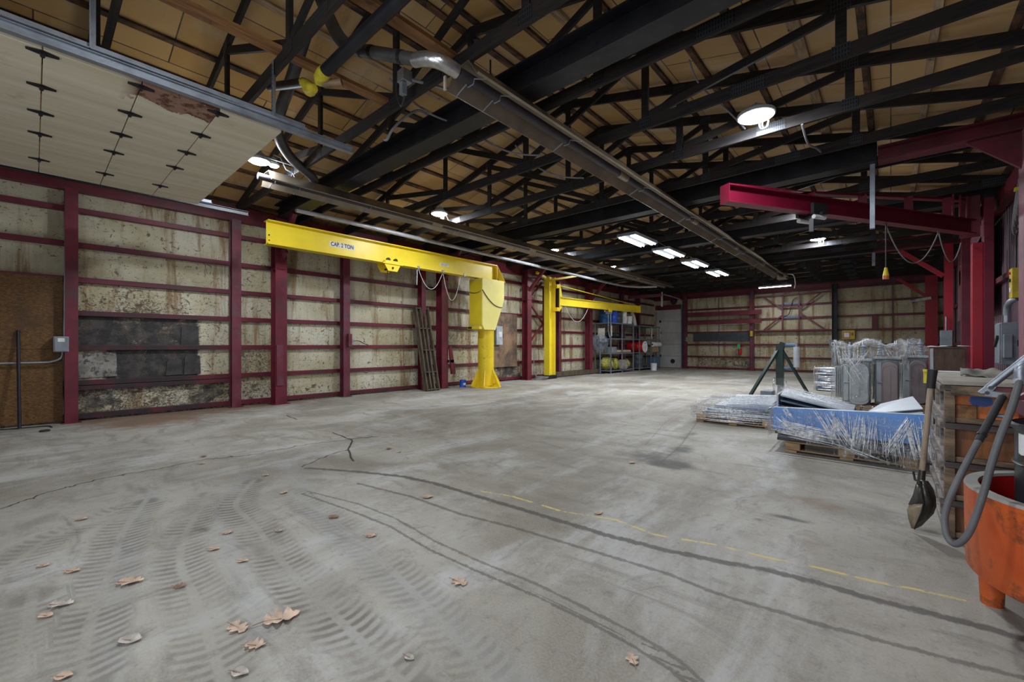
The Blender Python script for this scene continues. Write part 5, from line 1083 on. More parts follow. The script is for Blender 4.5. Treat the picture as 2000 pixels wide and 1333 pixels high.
# ------------------------------------------------------------------ pallets, wrapped goods, transformers, tripod
def film_shell(name, parent, fn, nu, nv, seed, amp=.012):
    q = random.Random(seed); ph = [q.uniform(0,6.28) for _ in range(8)]
    def g(u, v):
        p, nrm = fn(u, v); w = math.sin(41*u+7*v+ph[0])*.4 + math.sin(23*u-17*v+ph[1])*.5 + math.sin(67*u+31*v+ph[2])*.3 + math.sin(9*v+19*u+ph[3])*.4
        return p + nrm*(amp*(w+.9))
    return MB().grid(g, nu, nv).build(name, M['film'], parent, recalc=False)
def ring_fn(poly, z0, z1, bulge=0):      # wrap around a plan polygon, from z0 to z1
    P = [Vector((x, y, 0)) for x, y in poly]; L = [(P[(i+1) % len(P)]-P[i]).length for i in range(len(P))]; T = sum(L); c = sum(P, Vector())/len(P)
    def fn(u, v):
        s = (u % 1)*T; i = 0
        while i < len(P)-1 and s > L[i]: s -= L[i]; i += 1
        p = P[i].lerp(P[(i+1) % len(P)], min(s/L[i], 1)); n_ = (p-c); n_.z = 0; n_.normalize()
        a = z0(u) if callable(z0) else z0; b = z1(u) if callable(z1) else z1
        q = p + n_*bulge*math.sin(math.pi*v); q.z = a+(b-a)*v; return q, n_
    return fn
def pallet(x0, x1, y0, y1, label, z=0):
    r = root('pallet', ((x0+x1)/2, (y0+y1)/2, z), label, 'pallet', 'timber pallets')
    for x in (x0+.06, (x0+x1)/2, x1-.06): MB().box((x-.06,y0+.01,z), (x+.06,y1-.01,z+.022)).build('bottom_board', M['pallet'], r)
    for y in (y0+.02, (y0+y1)/2-.05, y1-.12): MB().box((x0,y,z+.022), (x1,y+.1,z+.036)).build('bottom_board', M['pallet'], r)
    for x in (x0+.08, (x0+x1)/2, x1-.08):
        for y in (y0+.05, (y0+y1)/2, y1-.05): MB().box((x-.075,y-.045,z+.036), (x+.075,y+.045,z+.115)).build('block', M['pallet'], r, bevel=.003)
    n_ = max(5, int((y1-y0)/.14))
    for i in range(n_): y = y0+(y1-y0)*(i+.1)/n_; MB().box((x0,y,z+.115), (x1,y+(y1-y0)/n_*.75,z+.135)).build('deck_board', M['pallet'], r)
    return r
pallet(-.98, .22, 6.18, 7.35, 'timber pallet under the film-wrapped blue sheets')
dk = root('sheet_stack', (-.4, 6.7, .137), 'stack of dark steel sheets under the blue sheet on the near pallet', 'stack')
for i, (x0, x1, y0) in enumerate(((-1.06,.20,6.16),(-1.05,.24,6.13),(-1.08,.22,6.15),(-1.04,.26,6.12))): MB().box((x0,y0,.138+i*.04), (x1,7.2,.138+i*.04+.034)).build('sheet', M['dark_panel' if i % 2 else 'steel_dark'], dk, bevel=.003)
bl = root('blue_sheet', (-.4, 6.1, .3), 'long bright blue steel cover standing along the front of the wrapped near pallet', 'cover')
MB().prism([(-1.09,6.10,.285),(.30,6.06,.29),(.30,6.09,.60),(-1.09,6.12,.545)], (0,.012,0)).build('face', M['blue'], bl); MB().prism([(-1.09,6.12,.545),(.30,6.09,.60),(.30,6.16,.602),(-1.09,6.19,.547)], (0,0,-.01)).build('top_lip', M['pale_panel'], bl); MB().prism([(-1.09,6.11,.29),(-1.09,6.12,.54),(-1.09,6.45,.54),(-1.09,6.45,.29)], (.012,0,0)).build('end_flange', M['blue'], bl)
lv = root('louvre_stack', (-.8, 6.9, .3), 'tilted stack of pale louvred panels on the left of the near pallet', 'stack')
for i in range(5):
    h = .62-.07*i; MB().prism([(-1.08,6.5,.32+.33-.07*i),(-.34,6.5,.31+.18-.045*i),(-.34,7.15,.31+.2-.045*i),(-1.12,7.15,.32+.36-.07*i)], (0,0,.022)).build('panel', M['pale_panel' if i == 0 else 'slate_panel' if i % 2 else 'dark_panel'], lv, bevel=.003)
MB().prism([(-1.1,6.48,.31),(-1.1,6.48,.67),(-1.1,7.2,.70),(-1.1,7.2,.31)], (-.02,0,0)).build('end_sheet', M['pale_panel'], lv)
pr = root('panel_stack', (.1, 6.9, .31), 'fanned pale steel panels on the right end of the near pallet', 'stack')
for i in range(3): MB().prism([(-.16-.04*i,6.35+.05*i,.44+.03*i),(.26,6.30+.05*i,.53+.045*i),(.20,7.15,.60+.04*i),(-.1,7.15,.50+.03*i)], (0,0,.012)).build('panel', M['pale_panel'], pr, bevel=.002)
MB().box((-.2,6.3,.30), (.2,7.1,.43)).build('packing', M['dark_panel'], pr)
fw_ = root('stretch_film', (-.4, 6.6, .05), 'crinkled clear stretch film around the blue sheets on the near pallet', 'film')
film_shell('side_wrap', fw_, ring_fn([(-1.13,6.05),(.32,6.01),(.34,7.24),(-1.15,7.24)], lambda u: .15+.04*math.sin(14*u), lambda u: .53+.05*math.sin(9*u+1)), 160, 26, 3, .010)
film_shell('top_wrap', fw_, lambda u, v: (V(-1.14+.80*u, 6.44+.76*v, .70-.19*u+.03*v), V(0,0,1)), 40, 30, 8, .012)
film_shell('trailing_film', fw_, lambda u, v: (V(-.75+1.0*u, 6.03-.03*v, .30-.22*v-.04*u), V(0,-1,0)), 60, 14, 12, .010)
pallet(-2.52, -1.36, 7.62, 8.9, 'low timber pallet under the left wrapped panel load')
ls = root('panel_load', (-1.95, 8.2, .137), 'flat load of slate and pale panels on the left low pallet', 'stack')
for i in range(3): MB().box((-2.42+.03*i,7.66+.02*i,.138+i*.035), (-1.36,8.85,.138+i*.035+.03)).build('panel', M['slate_panel' if i != 1 else 'pale_panel'], ls, bevel=.003)
MB().prism([(-2.3,7.9,.245),(-1.5,7.75,.26),(-1.38,8.6,.42),(-2.15,8.8,.36)], (0,0,.03)).build('top_panel', M['pale_panel'], ls, bevel=.004); MB().prism([(-2.1,7.72,.25),(-1.45,7.66,.27),(-1.40,8.2,.33),(-2.1,8.2,.28)], (0,0,.03)).build('folded_panel', M['slate_panel'], ls, bevel=.003)
f2 = root('stretch_film', (-1.9, 8.2, .05), 'hazy stretch film over the left low pallet load', 'film')
film_shell('side_wrap', f2, ring_fn([(-2.58,7.56),(-1.33,7.54),(-1.30,8.95),(-2.56,8.95)], .05, lambda u: .30+.04*math.sin(11*u)), 120, 18, 5, .012)
film_shell('top_wrap', f2, lambda u, v: (V(-2.56+1.24*u, 7.58+1.34*v, .29+.13*math.sin(math.pi*min(1,v*1.2))*(.6+.4*u)+.04*u), V(0,0,1)), 60, 40, 15, .012)
pc = root('film_carton', (-1.0, 9.0, .0), 'flat white wrapped parcel lying behind the louvred panels', 'parcel'); MB().box((-1.55,8.75,.0),(-.75,9.45,.34)).build('body', M['pale_panel'], pc, bevel=.02); film_shell('wrap', pc, ring_fn([(-1.58,8.72),(-.72,8.72),(-.72,9.48),(-1.58,9.48)], .02, .38), 80, 14, 44, .012)
st = root('parcel_stack', (-1.4, 15.3, 0), 'small stack of wrapped pale trays left of the transformers', 'stack')
for i in range(6): MB().box((-1.62+.02*i,15.0,.02+i*.11),(-1.0+.01*i,15.6,.11+i*.11)).build('tray', M['pale_panel' if i % 2 else 'slate_panel'], st, bevel=.008)
film_shell('wrap', st, ring_fn([(-1.65,14.96),(-.96,14.96),(-.96,15.64),(-1.65,15.64)], .02, .72), 60, 24, 61, .02)
gb = root('pump_box', (-1.85, 9.6, 0), 'small grey motor box with a yellow cap beside the tripod', 'box'); MB().box((-1.92,9.5,0),(-1.72,9.8,.42)).build('body', M['grey_box'], gb, bevel=.012); MB().cyl((-2.08,9.45,.02),(-2.08,9.45,.24),.06,n=14).build('flask', M['rubber'], gb); MB().cyl((-2.08,9.45,.24),(-2.08,9.45,.30),.065,n=14).build('yellow_cap', M['lemon'], gb)
# transformers
def stadium(w, h, n=10):
    r = w/2*.92; pts = []
    for i in range(n+1): a = math.pi*i/n; pts.append((w/2*math.cos(a), h/2-r+r*math.sin(a)))
    for i in range(n+1): a = math.pi+math.pi*i/n; pts.append((w/2*math.cos(a), -h/2+r*.6+r*.6*math.sin(a)))
    return pts
def transformer(x, y, w, d, h, m1, m2, label, bush=2, fins=4):
    pallet(x-w/2-.05, x+w/2+.05, y-d/2-.05, y+d/2+.05, 'timber pallet under the ' + label.split(' with ')[0])
    r = root('transformer', (x, y, .137), label, 'transformer', 'film-wrapped transformers'); z0 = .14
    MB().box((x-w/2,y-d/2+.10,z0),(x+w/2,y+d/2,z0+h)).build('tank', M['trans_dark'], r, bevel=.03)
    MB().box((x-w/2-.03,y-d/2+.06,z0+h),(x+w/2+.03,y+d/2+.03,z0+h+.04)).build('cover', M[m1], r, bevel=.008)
    for k, (xx, ww, mm) in enumerate(((x+w*.12, w*.66, m2),)):
        for j in range(5):
            yy = y-d/2+.10-.042*j; P = stadium(ww, h-.06); MB().prism([(xx+a, yy, z0+h/2-.02+b) for a, b in P], (0,.02,0)).build('radiator_fin', M[mm], r, bevel=.006)
        rb = MB(); yy = y-d/2-.07
        rb.box((xx-.012,yy-.012,z0+.18),(xx+.012,yy,z0+h-.2)); P = stadium(ww*.86, h-.18); pp = [V(xx+a, yy-.002, z0+h/2-.02+b) for a, b in P]; rb.tube(pp, .006, 5, closed=True); rb.build('radiator_rib', M[mm], r)
    for j in range(fins):
        xx = x-w/2-.02-.03*j; MB().box((xx-.008,y-d/2+.16,z0+.10),(xx+.008,y+d/2-.06,z0+h-.12)).build('side_fin', M[m1], r, bevel=.006)
    MB().box((x-w/2+.03,y-d/2+.085,z0+.06),(x-w/2+.10,y-d/2+.10,z0+h-.06)).build('stiffener', M[m1], r); MB().cyl((x-w/2+.04,y-d/2+.04,z0+h*.5),(x-w/2+.14,y-d/2+.04,z0+h*.5),.018,n=10).build('valve', M['steel_gal'], r)
    for k in range(bush):
        bx = x-w/4+(w/2)*k/(max(bush-1,1)); pf = [(0,0),(.045,0)]
        for i in range(5): pf += [(.035,.03+i*.05),(.062,.045+i*.05),(.035,.06+i*.05)]
        pf += [(.018,.29),(.018,.34),(0,.34)]; MB().lathe(pf, (bx,y+.05,z0+h+.04), 18).build('bushing', M['porcelain'], r)
    return r
transformer(-.52, 11.1, .44, .60, .86, 'trans_grey', 'trans_grey', 'left pale grey transformer with rounded radiator, under a white film hood', 2)
transformer(-.06, 11.25, .36, .60, .90, 'trans_grey', 'trans_brown', 'middle transformer with a dusky rounded radiator', 1, 1)
transformer(.36, 12.0, .36, .60, .92, 'trans_grey', 'trans_brown', 'right transformer with a dusky radiator, beside the red corner post', 2)
f3 = root('stretch_film', (-.1, 11.4, 1.0), 'shiny film hood pulled over the tops of the wrapped transformers', 'film')
film_shell('side_wrap', f3, ring_fn([(-.88,10.62),(-.29,10.60),(-.27,11.45),(-.86,11.5)], lambda u: .2+.08*math.sin(8*u), lambda u: 1.31-.08*abs(math.sin(5*u))), 110, 40, 71, .02); film_shell('top_wrap', f3, ring_fn([(-.30,10.84),(.20,10.86),(.22,11.65),(-.28,11.6)], lambda u: .92+.12*math.sin(9*u), lambda u: 1.30-.10*abs(math.sin(11*u))), 80, 20, 72, .02)
film_shell('hood', f3, lambda u, v: (V(-.88+1.12*u, 10.68+.9*v, 1.27+.16*math.sin(math.pi*v)*abs(math.cos(6.5*u))-.10*abs(u-.5)), V(0,0,1)), 60, 30, 77, .03)
film_shell('right_hood', f3, ring_fn([(.12,11.55),(.60,11.55),(.62,12.4),(.1,12.4)], lambda u: .95+.1*math.sin(7*u), lambda u: 1.36-.22*abs(math.sin(4*u+.5))), 90, 34, 79, .02)
film_shell('right_top', f3, lambda u, v: (V(.12+.46*u, 11.58+.8*v, 1.16+.26*math.sin(math.pi*u)*math.sin(math.pi*v)+.02), V(0,0,1)), 30, 26, 83, .02)
# white strips along the film's folds, their glints put into the colour
def pleat_glints(parent, P, fans, seed, w0=.0016, w1=.0052):
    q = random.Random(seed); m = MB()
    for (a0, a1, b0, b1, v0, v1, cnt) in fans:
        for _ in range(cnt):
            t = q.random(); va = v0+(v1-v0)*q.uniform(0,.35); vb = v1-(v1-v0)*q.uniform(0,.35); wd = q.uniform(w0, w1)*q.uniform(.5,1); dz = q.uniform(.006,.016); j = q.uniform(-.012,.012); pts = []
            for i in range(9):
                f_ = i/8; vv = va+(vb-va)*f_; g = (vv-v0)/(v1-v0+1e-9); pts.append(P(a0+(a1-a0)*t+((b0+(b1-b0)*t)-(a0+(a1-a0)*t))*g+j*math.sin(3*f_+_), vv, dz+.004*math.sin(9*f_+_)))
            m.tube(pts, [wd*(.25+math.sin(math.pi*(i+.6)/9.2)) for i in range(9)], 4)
    o = m.build('film_pleat_glints', M['film_glint'], parent, recalc=False); o['kind'] = 'stuff'; return o
FRT = lambda s_, v_, d_: V(-1.12+1.44*s_, 6.035-.025*s_-d_, .60-.48*v_-.02*(1-s_)*(1-v_))
pleat_glints(fw_, FRT, [(.08,.14,.15,.20,.05,.35,9), (.30,.44,.46,.60,.02,.95,34), (.44,.54,.42,.60,.02,.9,16), (.58,.71,.54,.70,.05,1.0,40), (.86,.92,.70,.80,.05,.95,16), (.84,.97,.90,1.0,.02,1.0,34), (.02,.10,.16,.3,.25,.75,14), (.72,.84,.72,.86,.3,1.0,14), (.40,.50,.66,.78,.8,1.1,10)], 5)
pleat_glints(fw_, lambda s_, v_, d_: V(-1.12+.75*v_, 6.03-d_, .42-.20*s_-.07*v_), [(0,.9,.1,1.0,0,1,34), (.3,.6,.5,.8,.2,.9,10)], 6, .0015, .0055)
pleat_glints(fw_, lambda s_, v_, d_: V(-1.12+.78*v_, 6.46+.68*s_, .725-.19*v_+d_), [(0,1,0,1,.02,.95,22)], 7)
pleat_glints(f2, lambda s_, v_, d_: V(-2.56+1.2*v_, 7.535-d_, .05+.25*s_), [(0,1,.1,1,0,1,24), (.2,.9,.5,.9,.1,.8,10)], 8, .0015, .006)
pleat_glints(f2, lambda s_, v_, d_: V(-2.50+1.14*v_, 7.6+1.2*s_, .31+.12*math.sin(math.pi*min(1,s_*1.2))*(.6+.4*v_)+.04*v_+d_), [(0,1,0,1,.05,.95,26)], 9)
pleat_glints(f3, lambda s_, v_, d_: V(-.86+.58*s_, 10.60-d_, 1.33-1.0*v_), [(.0,1,.1,.9,0,.45,16), (.0,.3,.5,1,.1,.8,10), (.7,1,.2,.6,.1,.5,7)], 10, .002, .006)
pleat_glints(f3, lambda s_, v_, d_: V(-.86+1.08*s_, 10.70+.6*v_, 1.29+.13*math.sin(math.pi*v_)*abs(math.cos(6.5*s_))+d_), [(0,1,0,1,0,1,18), (0,.5,.5,1,0,1,10)], 11, .002, .007)
pleat_glints(f3, lambda s_, v_, d_: V(-.30+.90*s_, 10.82+.7*max(0,s_-.45)-d_, 1.32-.46*v_), [(.15,.25,.0,.5,0,.6,8), (.6,.66,.4,.95,0,.6,10)], 12, .002, .006)
pleat_glints(st, lambda s_, v_, d_: V(-1.66+.7*v_, 14.95-d_, .04+.66*s_), [(0,1,.0,1,0,1,20)], 13, .006, .02)
pleat_glints(pc, lambda s_, v_, d_: V(-1.58+.86*v_, 8.71-d_, .04+.33*s_), [(0,1,.0,1,0,1,16)], 14, .004, .012)
# green tripod
tp_ = root('roller_tripod', (-2.12, 12.7, 0), 'dark green A-frame tripod stand with a hanging grey roller', 'stand'); ax_ = V(-2.12,12.7,1.28)
MB().box((-2.20,12.62,.3),(-2.04,12.78,1.30)).build('mast', M['green_dark'], tp_, bevel=.006); MB().box((-2.17,12.65,0),(-2.07,12.75,.3)).build('inner_post', M['steel_gal'], tp_)
for e in ((-2.66,12.0,0),(-1.45,12.55,0),(-2.2,13.6,0)): MB().bar(ax_+(V(*e)-ax_)*.06, V(*e)+V(0,0,.02), .08, .05).build('leg', M['green_dark'], tp_)
MB().prism([(-2.2,12.61,1.2),(-2.04,12.61,1.2),(-2.0,12.61,1.36),(-2.1,12.61,1.40)], (0,.18,0)).build('head', M['green_dark'], tp_)
MB().cyl((-2.05,12.7,1.31),(-1.78,12.7,1.31),.045,n=12).build('arm', M['slate_panel'], tp_); MB().cyl((-1.76,12.66,.76),(-1.76,12.66,1.27),.07,n=16).build('hanging_roller', M['grey_light'], tp_); MB().cyl((-1.76,12.66,1.27),(-1.76,12.66,1.36),.03,n=10).build('roller_pin', M['steel_gal'], tp_); MB().cyl((-2.03,12.7,.72),(-1.80,12.7,.70),.04,n=12).build('lower_roller', M['slate_panel'], tp_)
film_shell('film_sleeve', tp_, ring_fn([(-2.22,12.60),(-2.02,12.60),(-2.02,12.80),(-2.22,12.80)], .06, .48, .03), 40, 16, 91, .02)
cl_ = root('yellow_clamp', (.2, 5.3, 1.0), 'small yellow clamp hooked on the far corner of the workbench top', 'clamp'); MB().box((.215,5.22,1.08),(.30,5.32,1.10)).build('jaw', M['lemon'], cl_, bevel=.004); MB().box((.218,5.26,.98),(.240,5.30,1.08)).build('screw', M['lemon'], cl_)

# ------------------------------------------------------------------ foreground right: crates, shovel, tub, drum, pump
CX0, CX1, CY0, CY1 = .285, 1.0, 4.16, 5.25
for i, (z0, z1, fm, lab) in enumerate(((.015,.265,'crate_panel','lowest crate of the stack, standing on the floor'),(.268,.525,'crate_panel','second crate from the floor in the stack'),(.528,.79,'crate_panel','third crate from the floor, dark stained'),(.793,1.048,'crate_orange','top crate of the stack with an orange front and blue paint patch'))):
    c = root('timber_crate', (CX0, CY0, z0), 'wooden crate, ' + lab, 'crate', 'stacked timber crates')
    MB().box((CX0+.045,CY0+.03,z0+.02),(CX1,CY0+.045,z1-.01)).build('front_panel', M[fm], c); MB().box((CX0+.012,CY0+.05,z0+.02),(CX0+.03,CY1,z1-.01)).build('side_panel', M['crate_side'], c); MB().box((CX0+.03,CY1-.02,z0+.02),(CX1,CY1,z1-.01)).build('back_panel', M['crate_side'], c)
    MB().box((CX0+.02,CY0+.02,z0),(CX1,CY1,z0+.02)).build('bottom', M['crate_dark'], c); MB().box((CX0-.01,CY0-.035,z1-.04),(CX1,CY0+.028,z1)).build('front_batten', M['crate_dark'], c, bevel=.004); MB().box((CX0+.03,CY0-.008,z0),(CX1,CY0+.026,z0+.035)).build('lower_batten', M['crate_edge'], c, bevel=.003)
    MB().box((CX0-.012,CY0-.03,z0),(CX0+.04,CY0+.03,z1-.04)).build('corner_post', M['crate_edge'], c, bevel=.004); MB().box((CX0-.03,CY0+.03,z1-.05),(CX0+.011,CY1,z1-.005)).build('side_batten', M['crate_side'], c, bevel=.003); MB().box((CX0-.015,CY0+.03,z0),(CX0+.011,CY1,z0+.04)).build('side_batten', M['crate_side'], c, bevel=.003)
    for y in (CY0+.35, CY0+.8): MB().box((CX0-.008,y,z0+.04),(CX0+.011,y+.06,z1-.05)).build('side_slat', M['crate_side'], c)
    if i == 3: MB().box((CX0+.045,CY0+.002,z0+.035),(CX0+.14,CY0+.028,z0+.12)).build('timber_block', M['brace_wood'], c)
for k, y in enumerate((CY0+.1, CY1-.2)): tag(MB().box((CX0+.02,y,0),(CX1,y+.1,.014)).build('floor_batten', M['crate_dark']), '%s dark batten on the floor under the crate stack' % ('front','rear')[k], 'batten', 'battens under the crates')
tt = root('bench_top', (.6, 4.7, 1.05), 'dusty grey board lying as a worktop on the stacked crates', 'board'); MB().box((.262,4.10,1.05),(1.05,5.4,1.078)).build('board', M['table_top'], tt, bevel=.004); MB().box((.30,4.07,.985),(1.05,4.098,1.046)).build('edge_board', M['crate_edge'], tt)
cv = root('canvas_rag', (.55, 5.0, 1.095), 'folded grey canvas rag on the dusty worktop', 'cloth'); q = random.Random(5)
MB().grid(lambda u, v: V(.40+.34*u+.04*v, 4.75+.42*v-.28*u, 1.084+.055*math.sin(math.pi*v)*(1-.55*u)+.014*math.sin(9*u+6*v)+.008*math.sin(23*u-5*v)), 34, 16).build('cloth', M['cloth'], cv); cv.children[0].modifiers.new('t','SOLIDIFY').thickness = .008
tag(MB().box((.30,5.28,1.08),(.47,5.36,1.09)).build('paper_pad', M['paper']), 'thin white pad at the far edge of the dusty worktop', 'paper'); tag(MB().blob((.82,4.75,1.11),(.14,.12,.03),4,.1).build('white_rag', M['white']), 'crumpled white rag on the right of the dusty worktop', 'cloth')
sh = root('shovel', (.15, 4.08, 0), 'square-mouth shovel with a black grip, leaning on the crate stack', 'shovel')
a, b = V(.155,4.085,.36), V(.212,4.085,1.145); MB().cyl(a, b, .017, .0165, 14).build('handle', M['shovel_wood'], sh); g0, g1 = a.lerp(b,.875), b+V(.001,0,.006); MB().cyl(g0, g1, .023, .027, 14).build('grip', M['rubber'], sh); MB().cyl(a.lerp(b,.845), g0, .024, n=14).build('grip_collar', M['rubber'], sh); MB().cyl(a-V(.006,0,.08), a.lerp(b,.12), .024, .019, 14).build('socket', M['shovel_metal'], sh)
def sp_(u, v, y): return pt_(u, v, y)
def pt_(u, v, y):
    a_ = (u-1000)/FPX; t = y/(_c+a_*_s); return V((-_s+a_*_c)*t, y, H+(674-v)/FPX*t)
LE = [(1786,926,4.08),(1790,946,4.05),(1784,968,4.10),(1775,986,4.13),(1771,996,4.14),(1774,1014,4.13),(1780,1033,4.12)]
FO = [(1797,938,4.03),(1797,950,4.0),(1801,966,3.985),(1804,984,3.985),(1801,1000,4.0),(1794,1016,4.04),(1786,1034,4.10)]
MI = [(1806,939,4.03),(1813,952,4.0),(1819,968,3.995),(1822,984,4.0),(1818,1000,4.02),(1808,1014,4.06),(1794,1031,4.10)]
RI = [(1813,940,4.06),(1823,955,4.06),(1828,972,4.06),(1829,990,4.07),(1824,1004,4.08),(1813,1015,4.09),(1800,1028,4.11)]
cols = [[pt_(*q_) for q_ in L] for L in (FO, MI, RI)]; n_ = len(LE)
bk = MB().add([p for L in cols for p in L], [(i*n_+j, i*n_+j+1, (i+1)*n_+j+1, (i+1)*n_+j) for i in range(2) for j in range(n_-1)], True).build('blade_back', M['shovel_metal'], sh)
def strip_(i0, i1, nm, m):
    A = [pt_(*q_) for q_ in LE[i0:i1]]; B_ = [pt_(*q_) for q_ in FO[i0:i1]]; k_ = len(A)
    return MB().add(A+B_, [(j, j+1, k_+j+1, k_+j) for j in range(k_-1)], True).build(nm, M[m], sh)
fr_ = strip_(1, 4, 'blade_shaded_part', 'shovel_metal'); sc_ = strip_(3, n_, 'scoured_face', 'shovel_bright')
for o_ in (bk, fr_, sc_): o_.modifiers.new('t','SOLIDIFY').thickness = .004
MB().tube([pt_(1784,922,4.06), pt_(1787,938,4.04), pt_(1797,942,4.02), pt_(1812,942,4.05)], .007, 6).build('step_edge', M['shovel_metal'], sh)
MB().tube([pt_(1797,940,4.01), pt_(1801,966,3.98), pt_(1804,984,3.98), pt_(1800,1001,3.995), pt_(1786,1034,4.095)], .005, 6).build('fold_edge', M['black'], sh)
TX, TY_ = .745, 2.98
tb = root('orange_tub', (TX, TY_, 0), 'big scuffed orange tub with a grey rim and a red inside, standing on feet', 'tub')
MB().lathe([(0,.27),(.465,.27),(.476,.285),(.480,.50),(.482,.655)], (TX,TY_,0), 72).build('outer_wall', M['orange_poly'], tb); MB().lathe([(.482,.655),(.478,.668),(.435,.668),(.430,.655)], (TX,TY_,0), 72).build('rim', M['grey_rim'], tb); MB().lathe([(.431,.655),(.415,.34),(.40,.325),(0,.325)], (TX,TY_,0), 72).build('inner_wall', M['red_plastic'], tb)
for k in range(4):
    t = rad(144+90*k); x, y = TX+.445*math.cos(t), TY_+.445*math.sin(t); MB().cyl((x,y,0),(x,y,.272),.042,.055,12).build('foot', M['orange_poly'], tb, bevel=.006)
MB().box((TX-.30,TY_-.07,.20),(TX+.30,TY_+.07,.269)).build('fork_channel', M['rust'], tb)
bd = root('black_drum', (.69, 3.02, .33), 'glossy black steel drum standing inside the orange tub', 'drum'); dx, dy = .70, 3.01
MB().lathe([(0,0),(.265,0),(.28,.012),(.275,.03),(.272,.20),(.282,.215),(.288,.23),(.282,.245),(.272,.26),(.272,.44),(.282,.455),(.272,.47),(.272,.60),(.285,.615),(.288,.63),(.28,.638)], (dx,dy,.328), 48).build('body', M['drum_black'], bd); MB().lathe([(.275,.637),(.268,.615),(0,.615)], (dx,dy,.328), 48).build('lid', M['drum_black'], bd); MB().box((dx-.268,dy-.10,.83),(dx-.255,dy-.04,.92)).build('label_sticker', M['white'], bd)
MB().cyl((dx-.12,dy-.08,.945),(dx-.12,dy-.08,.99),.05,n=16).build('bung', M['black'], bd); MB().box((dx-.22,dy-.02,.948),(dx-.02,dy+.10,.975)).build('clamp', M['rubber'], bd, bevel=.008)
hp = root('hose_pump', (.42, 2.9, 1.1), 'grey rubber hose looping down from an elbow over the orange tub', 'hose')
def pt(u, v, y):
    a_ = (u-1000)/FPX; t = y/(_c+a_*_s); return V((-_s+a_*_c)*t, y, H+(674-v)/FPX*t)
hose = [(1993,738,2.75),(1986,765,2.72),(1974,803,2.69),(1955,850,2.66),(1937,905,2.63),(1922,960,2.60),(1905,1012,2.60),(1888,1048,2.61),(1866,1064,2.63),(1850,1048,2.66),(1845,1015,2.70),(1853,980,2.74),(1870,940,2.78),(1888,905,2.82),(1911,862,2.88)]
HP = [(.432,2.75,1.203),(.424,2.72,1.161),(.407,2.69,1.041),(.381,2.66,.911),(.357,2.63,.778)]
MB().tube(smooth_path([pt(*q_) for q_ in hose], 6), .0128, 12).build('hose', M['hose'], hp)
e0, e1 = pt(1911,862,2.88), pt(1958,775,3.02); MB().cyl(e0, e1, .0145, n=12).build('rigid_pipe', M['rubber'], hp); mm = e0.lerp(e1,.12); MB().cyl(mm, mm.lerp(e1,.05), .018, n=12).build('band', M['black'], hp)
t0_, t1_ = pt(1993,742,2.75), pt(1993,722,2.75); MB().tube(smooth_path([t0_, t1_, t1_+V(.03,.02,.02), t1_+V(.09,.05,.02)], 4), .0175, 12).build('elbow', M['steel_gal'], hp); MB().cyl(pt(1990,752,2.745), pt(1992,742,2.75), .019, n=12).build('collar', M['steel_gal'], hp)
MB().cyl(pt(1934,811,3.0), pt(1975,815,3.0), .011, n=10).build('spigot', M['steel_gal'], hp)
mc = root('maroon_press', (.78, 3.75, 0), 'maroon machine with a grey lever pipe, between the crates and the black drum', 'machine')
MB().box((.58,3.58,.0),(1.02,4.0,.92)).build('body', M['maroon'], mc, bevel=.02); MB().box((.545,3.55,.92),(1.05,4.02,1.02)).build('table', M['maroon_worn'], mc, bevel=.01); MB().box((.57,3.7,1.02),(.62,3.85,1.15)).build('upright', M['maroon'], mc); MB().prism([(.50,3.56,1.02),(.62,3.56,1.13),(.70,3.56,1.13),(.70,3.56,1.02)], (0,.05,0)).build('rib', M['maroon'], mc)
l0, l1 = pt(1930,758,3.5), pt(2012,694,3.5); MB().cyl(l0, l1, .017, n=12).build('lever_pipe', M['steel_gal'], mc); k0 = pt(1912,765,3.5)
MB().prism([pt(1911,766,3.49), pt(1935,748,3.49), pt(1946,757,3.49), pt(1936,768,3.49), pt(1916,769,3.49)], (0,.03,0)).build('link_plate', M['steel_gal'], mc); MB().bar(pt(1925,768,3.49), pt(1962,774,3.49), .012, .03, (0,0,1)).build('link_bar', M['steel_gal'], mc); MB().bar(pt(1938,761,3.52), pt(1988,763,3.52), .012, .018).build('link_rod', M['maroon_worn'], mc)
for u, v in ((1935,758),(1928,768),(1960,773)): MB().cyl(pt(u,v,3.475), pt(u,v,3.53), .010, n=8).build('pin', M['black'], mc)
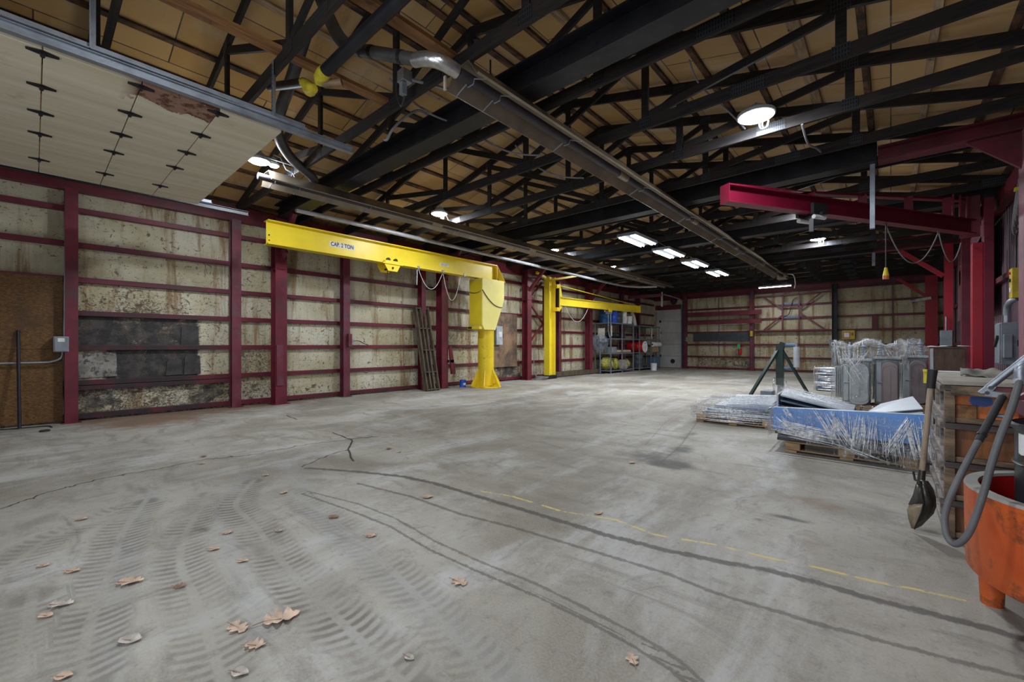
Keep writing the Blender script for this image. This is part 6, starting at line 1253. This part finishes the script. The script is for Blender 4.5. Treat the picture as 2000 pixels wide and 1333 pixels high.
# ------------------------------------------------------------------ dry leaves blown onto the floor
def leaf(u, v, size, m, ang, seed, label, kind='oak', curl=.25):
    x, y = fl(u, v); q = random.Random(seed); n_ = 30; size *= .8; top = []
    o = root('dry_leaf', (x, y, 0), label, 'leaf', 'dry leaves on the concrete floor')
    def wid(t):
        b = math.sin(math.pi*min(1, t**.8))**.8*.36
        if kind == 'oak': b *= .42+.75*abs(math.sin(t*math.pi*3.5+.3))
        elif kind == 'maple': b = .42*(.35+.65*abs(math.sin(t*math.pi*2.5+.4)))*math.sin(math.pi*t)**.5
        return b
    ca, sa = math.cos(ang), math.sin(ang); vs = []; fs = []; k = 5
    for i in range(n_+1):
        t = i/n_; w = wid(t)*(1+q.uniform(-.08,.08))
        for j in range(k):
            s_ = (j/(k-1)-.5)*2; lx = (t-.5)*size; ly = s_*w*size + s_*s_*0
            z = .004+size*(curl*(.55*abs(s_)**1.6*w*2+.28*(2*t-1)**2)+.03*math.sin(8*t+seed+2*s_))
            vs.append((x+lx*ca-ly*sa, y+lx*sa+ly*ca, max(z, .003)))
    for i in range(n_):
        for j in range(k-1): fs.append((i*k+j, i*k+j+1, (i+1)*k+j+1, (i+1)*k+j))
    b = MB().add(vs, fs, True).build('blade', M[m], o, recalc=False); b.modifiers.new('t','SOLIDIFY').thickness = .0012
    lx = -.5*size; MB().tube([V(x+(lx-.25*size)*ca, y+(lx-.25*size)*sa, .012), V(x+lx*ca, y+lx*sa, .006+.25*curl*size), V(x, y, .007)], .0012+size*.004, 5).build('stem', M['leaf_brown'], o)
for i, a in enumerate(((143,1118,.10,'leaf_tan',.9,'narrow folded tan leaf left of the big split leaf','oak'), (255,1140,.16,'leaf_tan',.95,'large split tan oak leaf on the tyre tracks at lower left','oak'), (465,1230,.13,'leaf_tan',.3,'flat tan maple-like leaf left of the widest oak leaf','maple'),
    (550,1212,.20,'leaf_tan',1.25,'widest brown oak leaf, low in the picture','oak'), (255,1254,.12,'leaf_grey',.8,'pale grey curled leaf near the lower left','plain'), (500,1264,.11,'leaf_tan',.8,'small pinkish leaf below the flat tan leaf','oak'), (445,1043,.09,'leaf_tan',1.2,'small tan leaf between the tyre tracks, right of a dark rubber smear','oak'),
    (418,1075,.09,'leaf_tan',.9,'small tan leaf on the tread marks, upper of two in the middle track','plain'), (475,1098,.08,'leaf_tan',.8,'small tan leaf on the tread marks, lower of two in the middle track','plain'), (555,964,.09,'leaf_tan',1.9,'tan leaf just right of the darkest tyre tread','plain'), (652,1012,.10,'leaf_brown',.7,'reddish brown curled leaf right of the tyre treads','plain'),
    (545,1039,.07,'leaf_grey',.7,'tiny pale leaf between the dark tread and the reddish leaf','oak'), (725,1049,.10,'leaf_tan',.8,'pale leaf beside the lighter joint stain, centre left','oak'), (836,973,.12,'leaf_tan',.9,'folded tan leaf just below the dark floor joint','plain'), (897,1140,.12,'leaf_tan',.2,'crumpled tan maple-like leaf in the lower centre','maple'),
    (1235,1291,.085,'leaf_tan',2.3,'small tan maple-like leaf at the bottom right of centre','maple'), (398,893,.09,'leaf_brown',1.0,'dark brown leaf beside the long thin crack','plain'), (395,907,.08,'leaf_tan',.9,'pale sliver of leaf just below the dark leaf by the crack','plain'), (760,878,.10,'leaf_brown',1.6,'dark leaf right of the crack fork','plain'), (780,884,.07,'leaf_tan',2.4,'tiny pale leaf right of the crack fork','plain'),
    (1235,905,.11,'leaf_tan',1.6,'pale leaf on the edge of the black oil stain','plain'), (1170,1004,.10,'leaf_tan',1.4,'flat pale leaf beside the worn yellow line','oak'), (90,1206,.08,'leaf_tan',.8,'small tan leaf near the left picture edge','plain'), (85,1107,.08,'leaf_tan',.9,'small curled leaf at the far left, above the narrow folded leaf','plain'), (160,1016,.10,'leaf_tan',1.0,'tan leaf at the left, on the outermost tread marks','plain'),
    (125,1325,.08,'leaf_tan',.9,'small orange-tan leaf at the bottom left corner','plain'), (470,1318,.09,'leaf_grey',.6,'thin tan leaf at the bottom edge below the flat tan leaf','plain'), (120,1184,.13,'leaf_grey',.95,'flat weathered leaf pressed into the dust at the far left','oak'), (800,1288,.06,'leaf_grey',.3,'tiny pale twig-like leaf at the bottom centre','plain'), (520,930,.08,'leaf_tan',1.2,'small pale leaf above the darkest tyre tread','oak'), (352,1148,.08,'leaf_brown',.8,'broken brown leaf right of the big split leaf','oak'))):
    u, v, sz, m, ang, lab, kd = a; leaf(u, v, sz, m, ang, i+3, lab, kd, .30 if kd != 'maple' else .2)
for o in list(bpy.data.objects):                     # every thing at top level carries a category; set the wall hangings' depth order
    if o.parent is None and o.type in ('MESH','EMPTY') and 'kind' not in o and 'category' not in o: print('untagged', o.name)
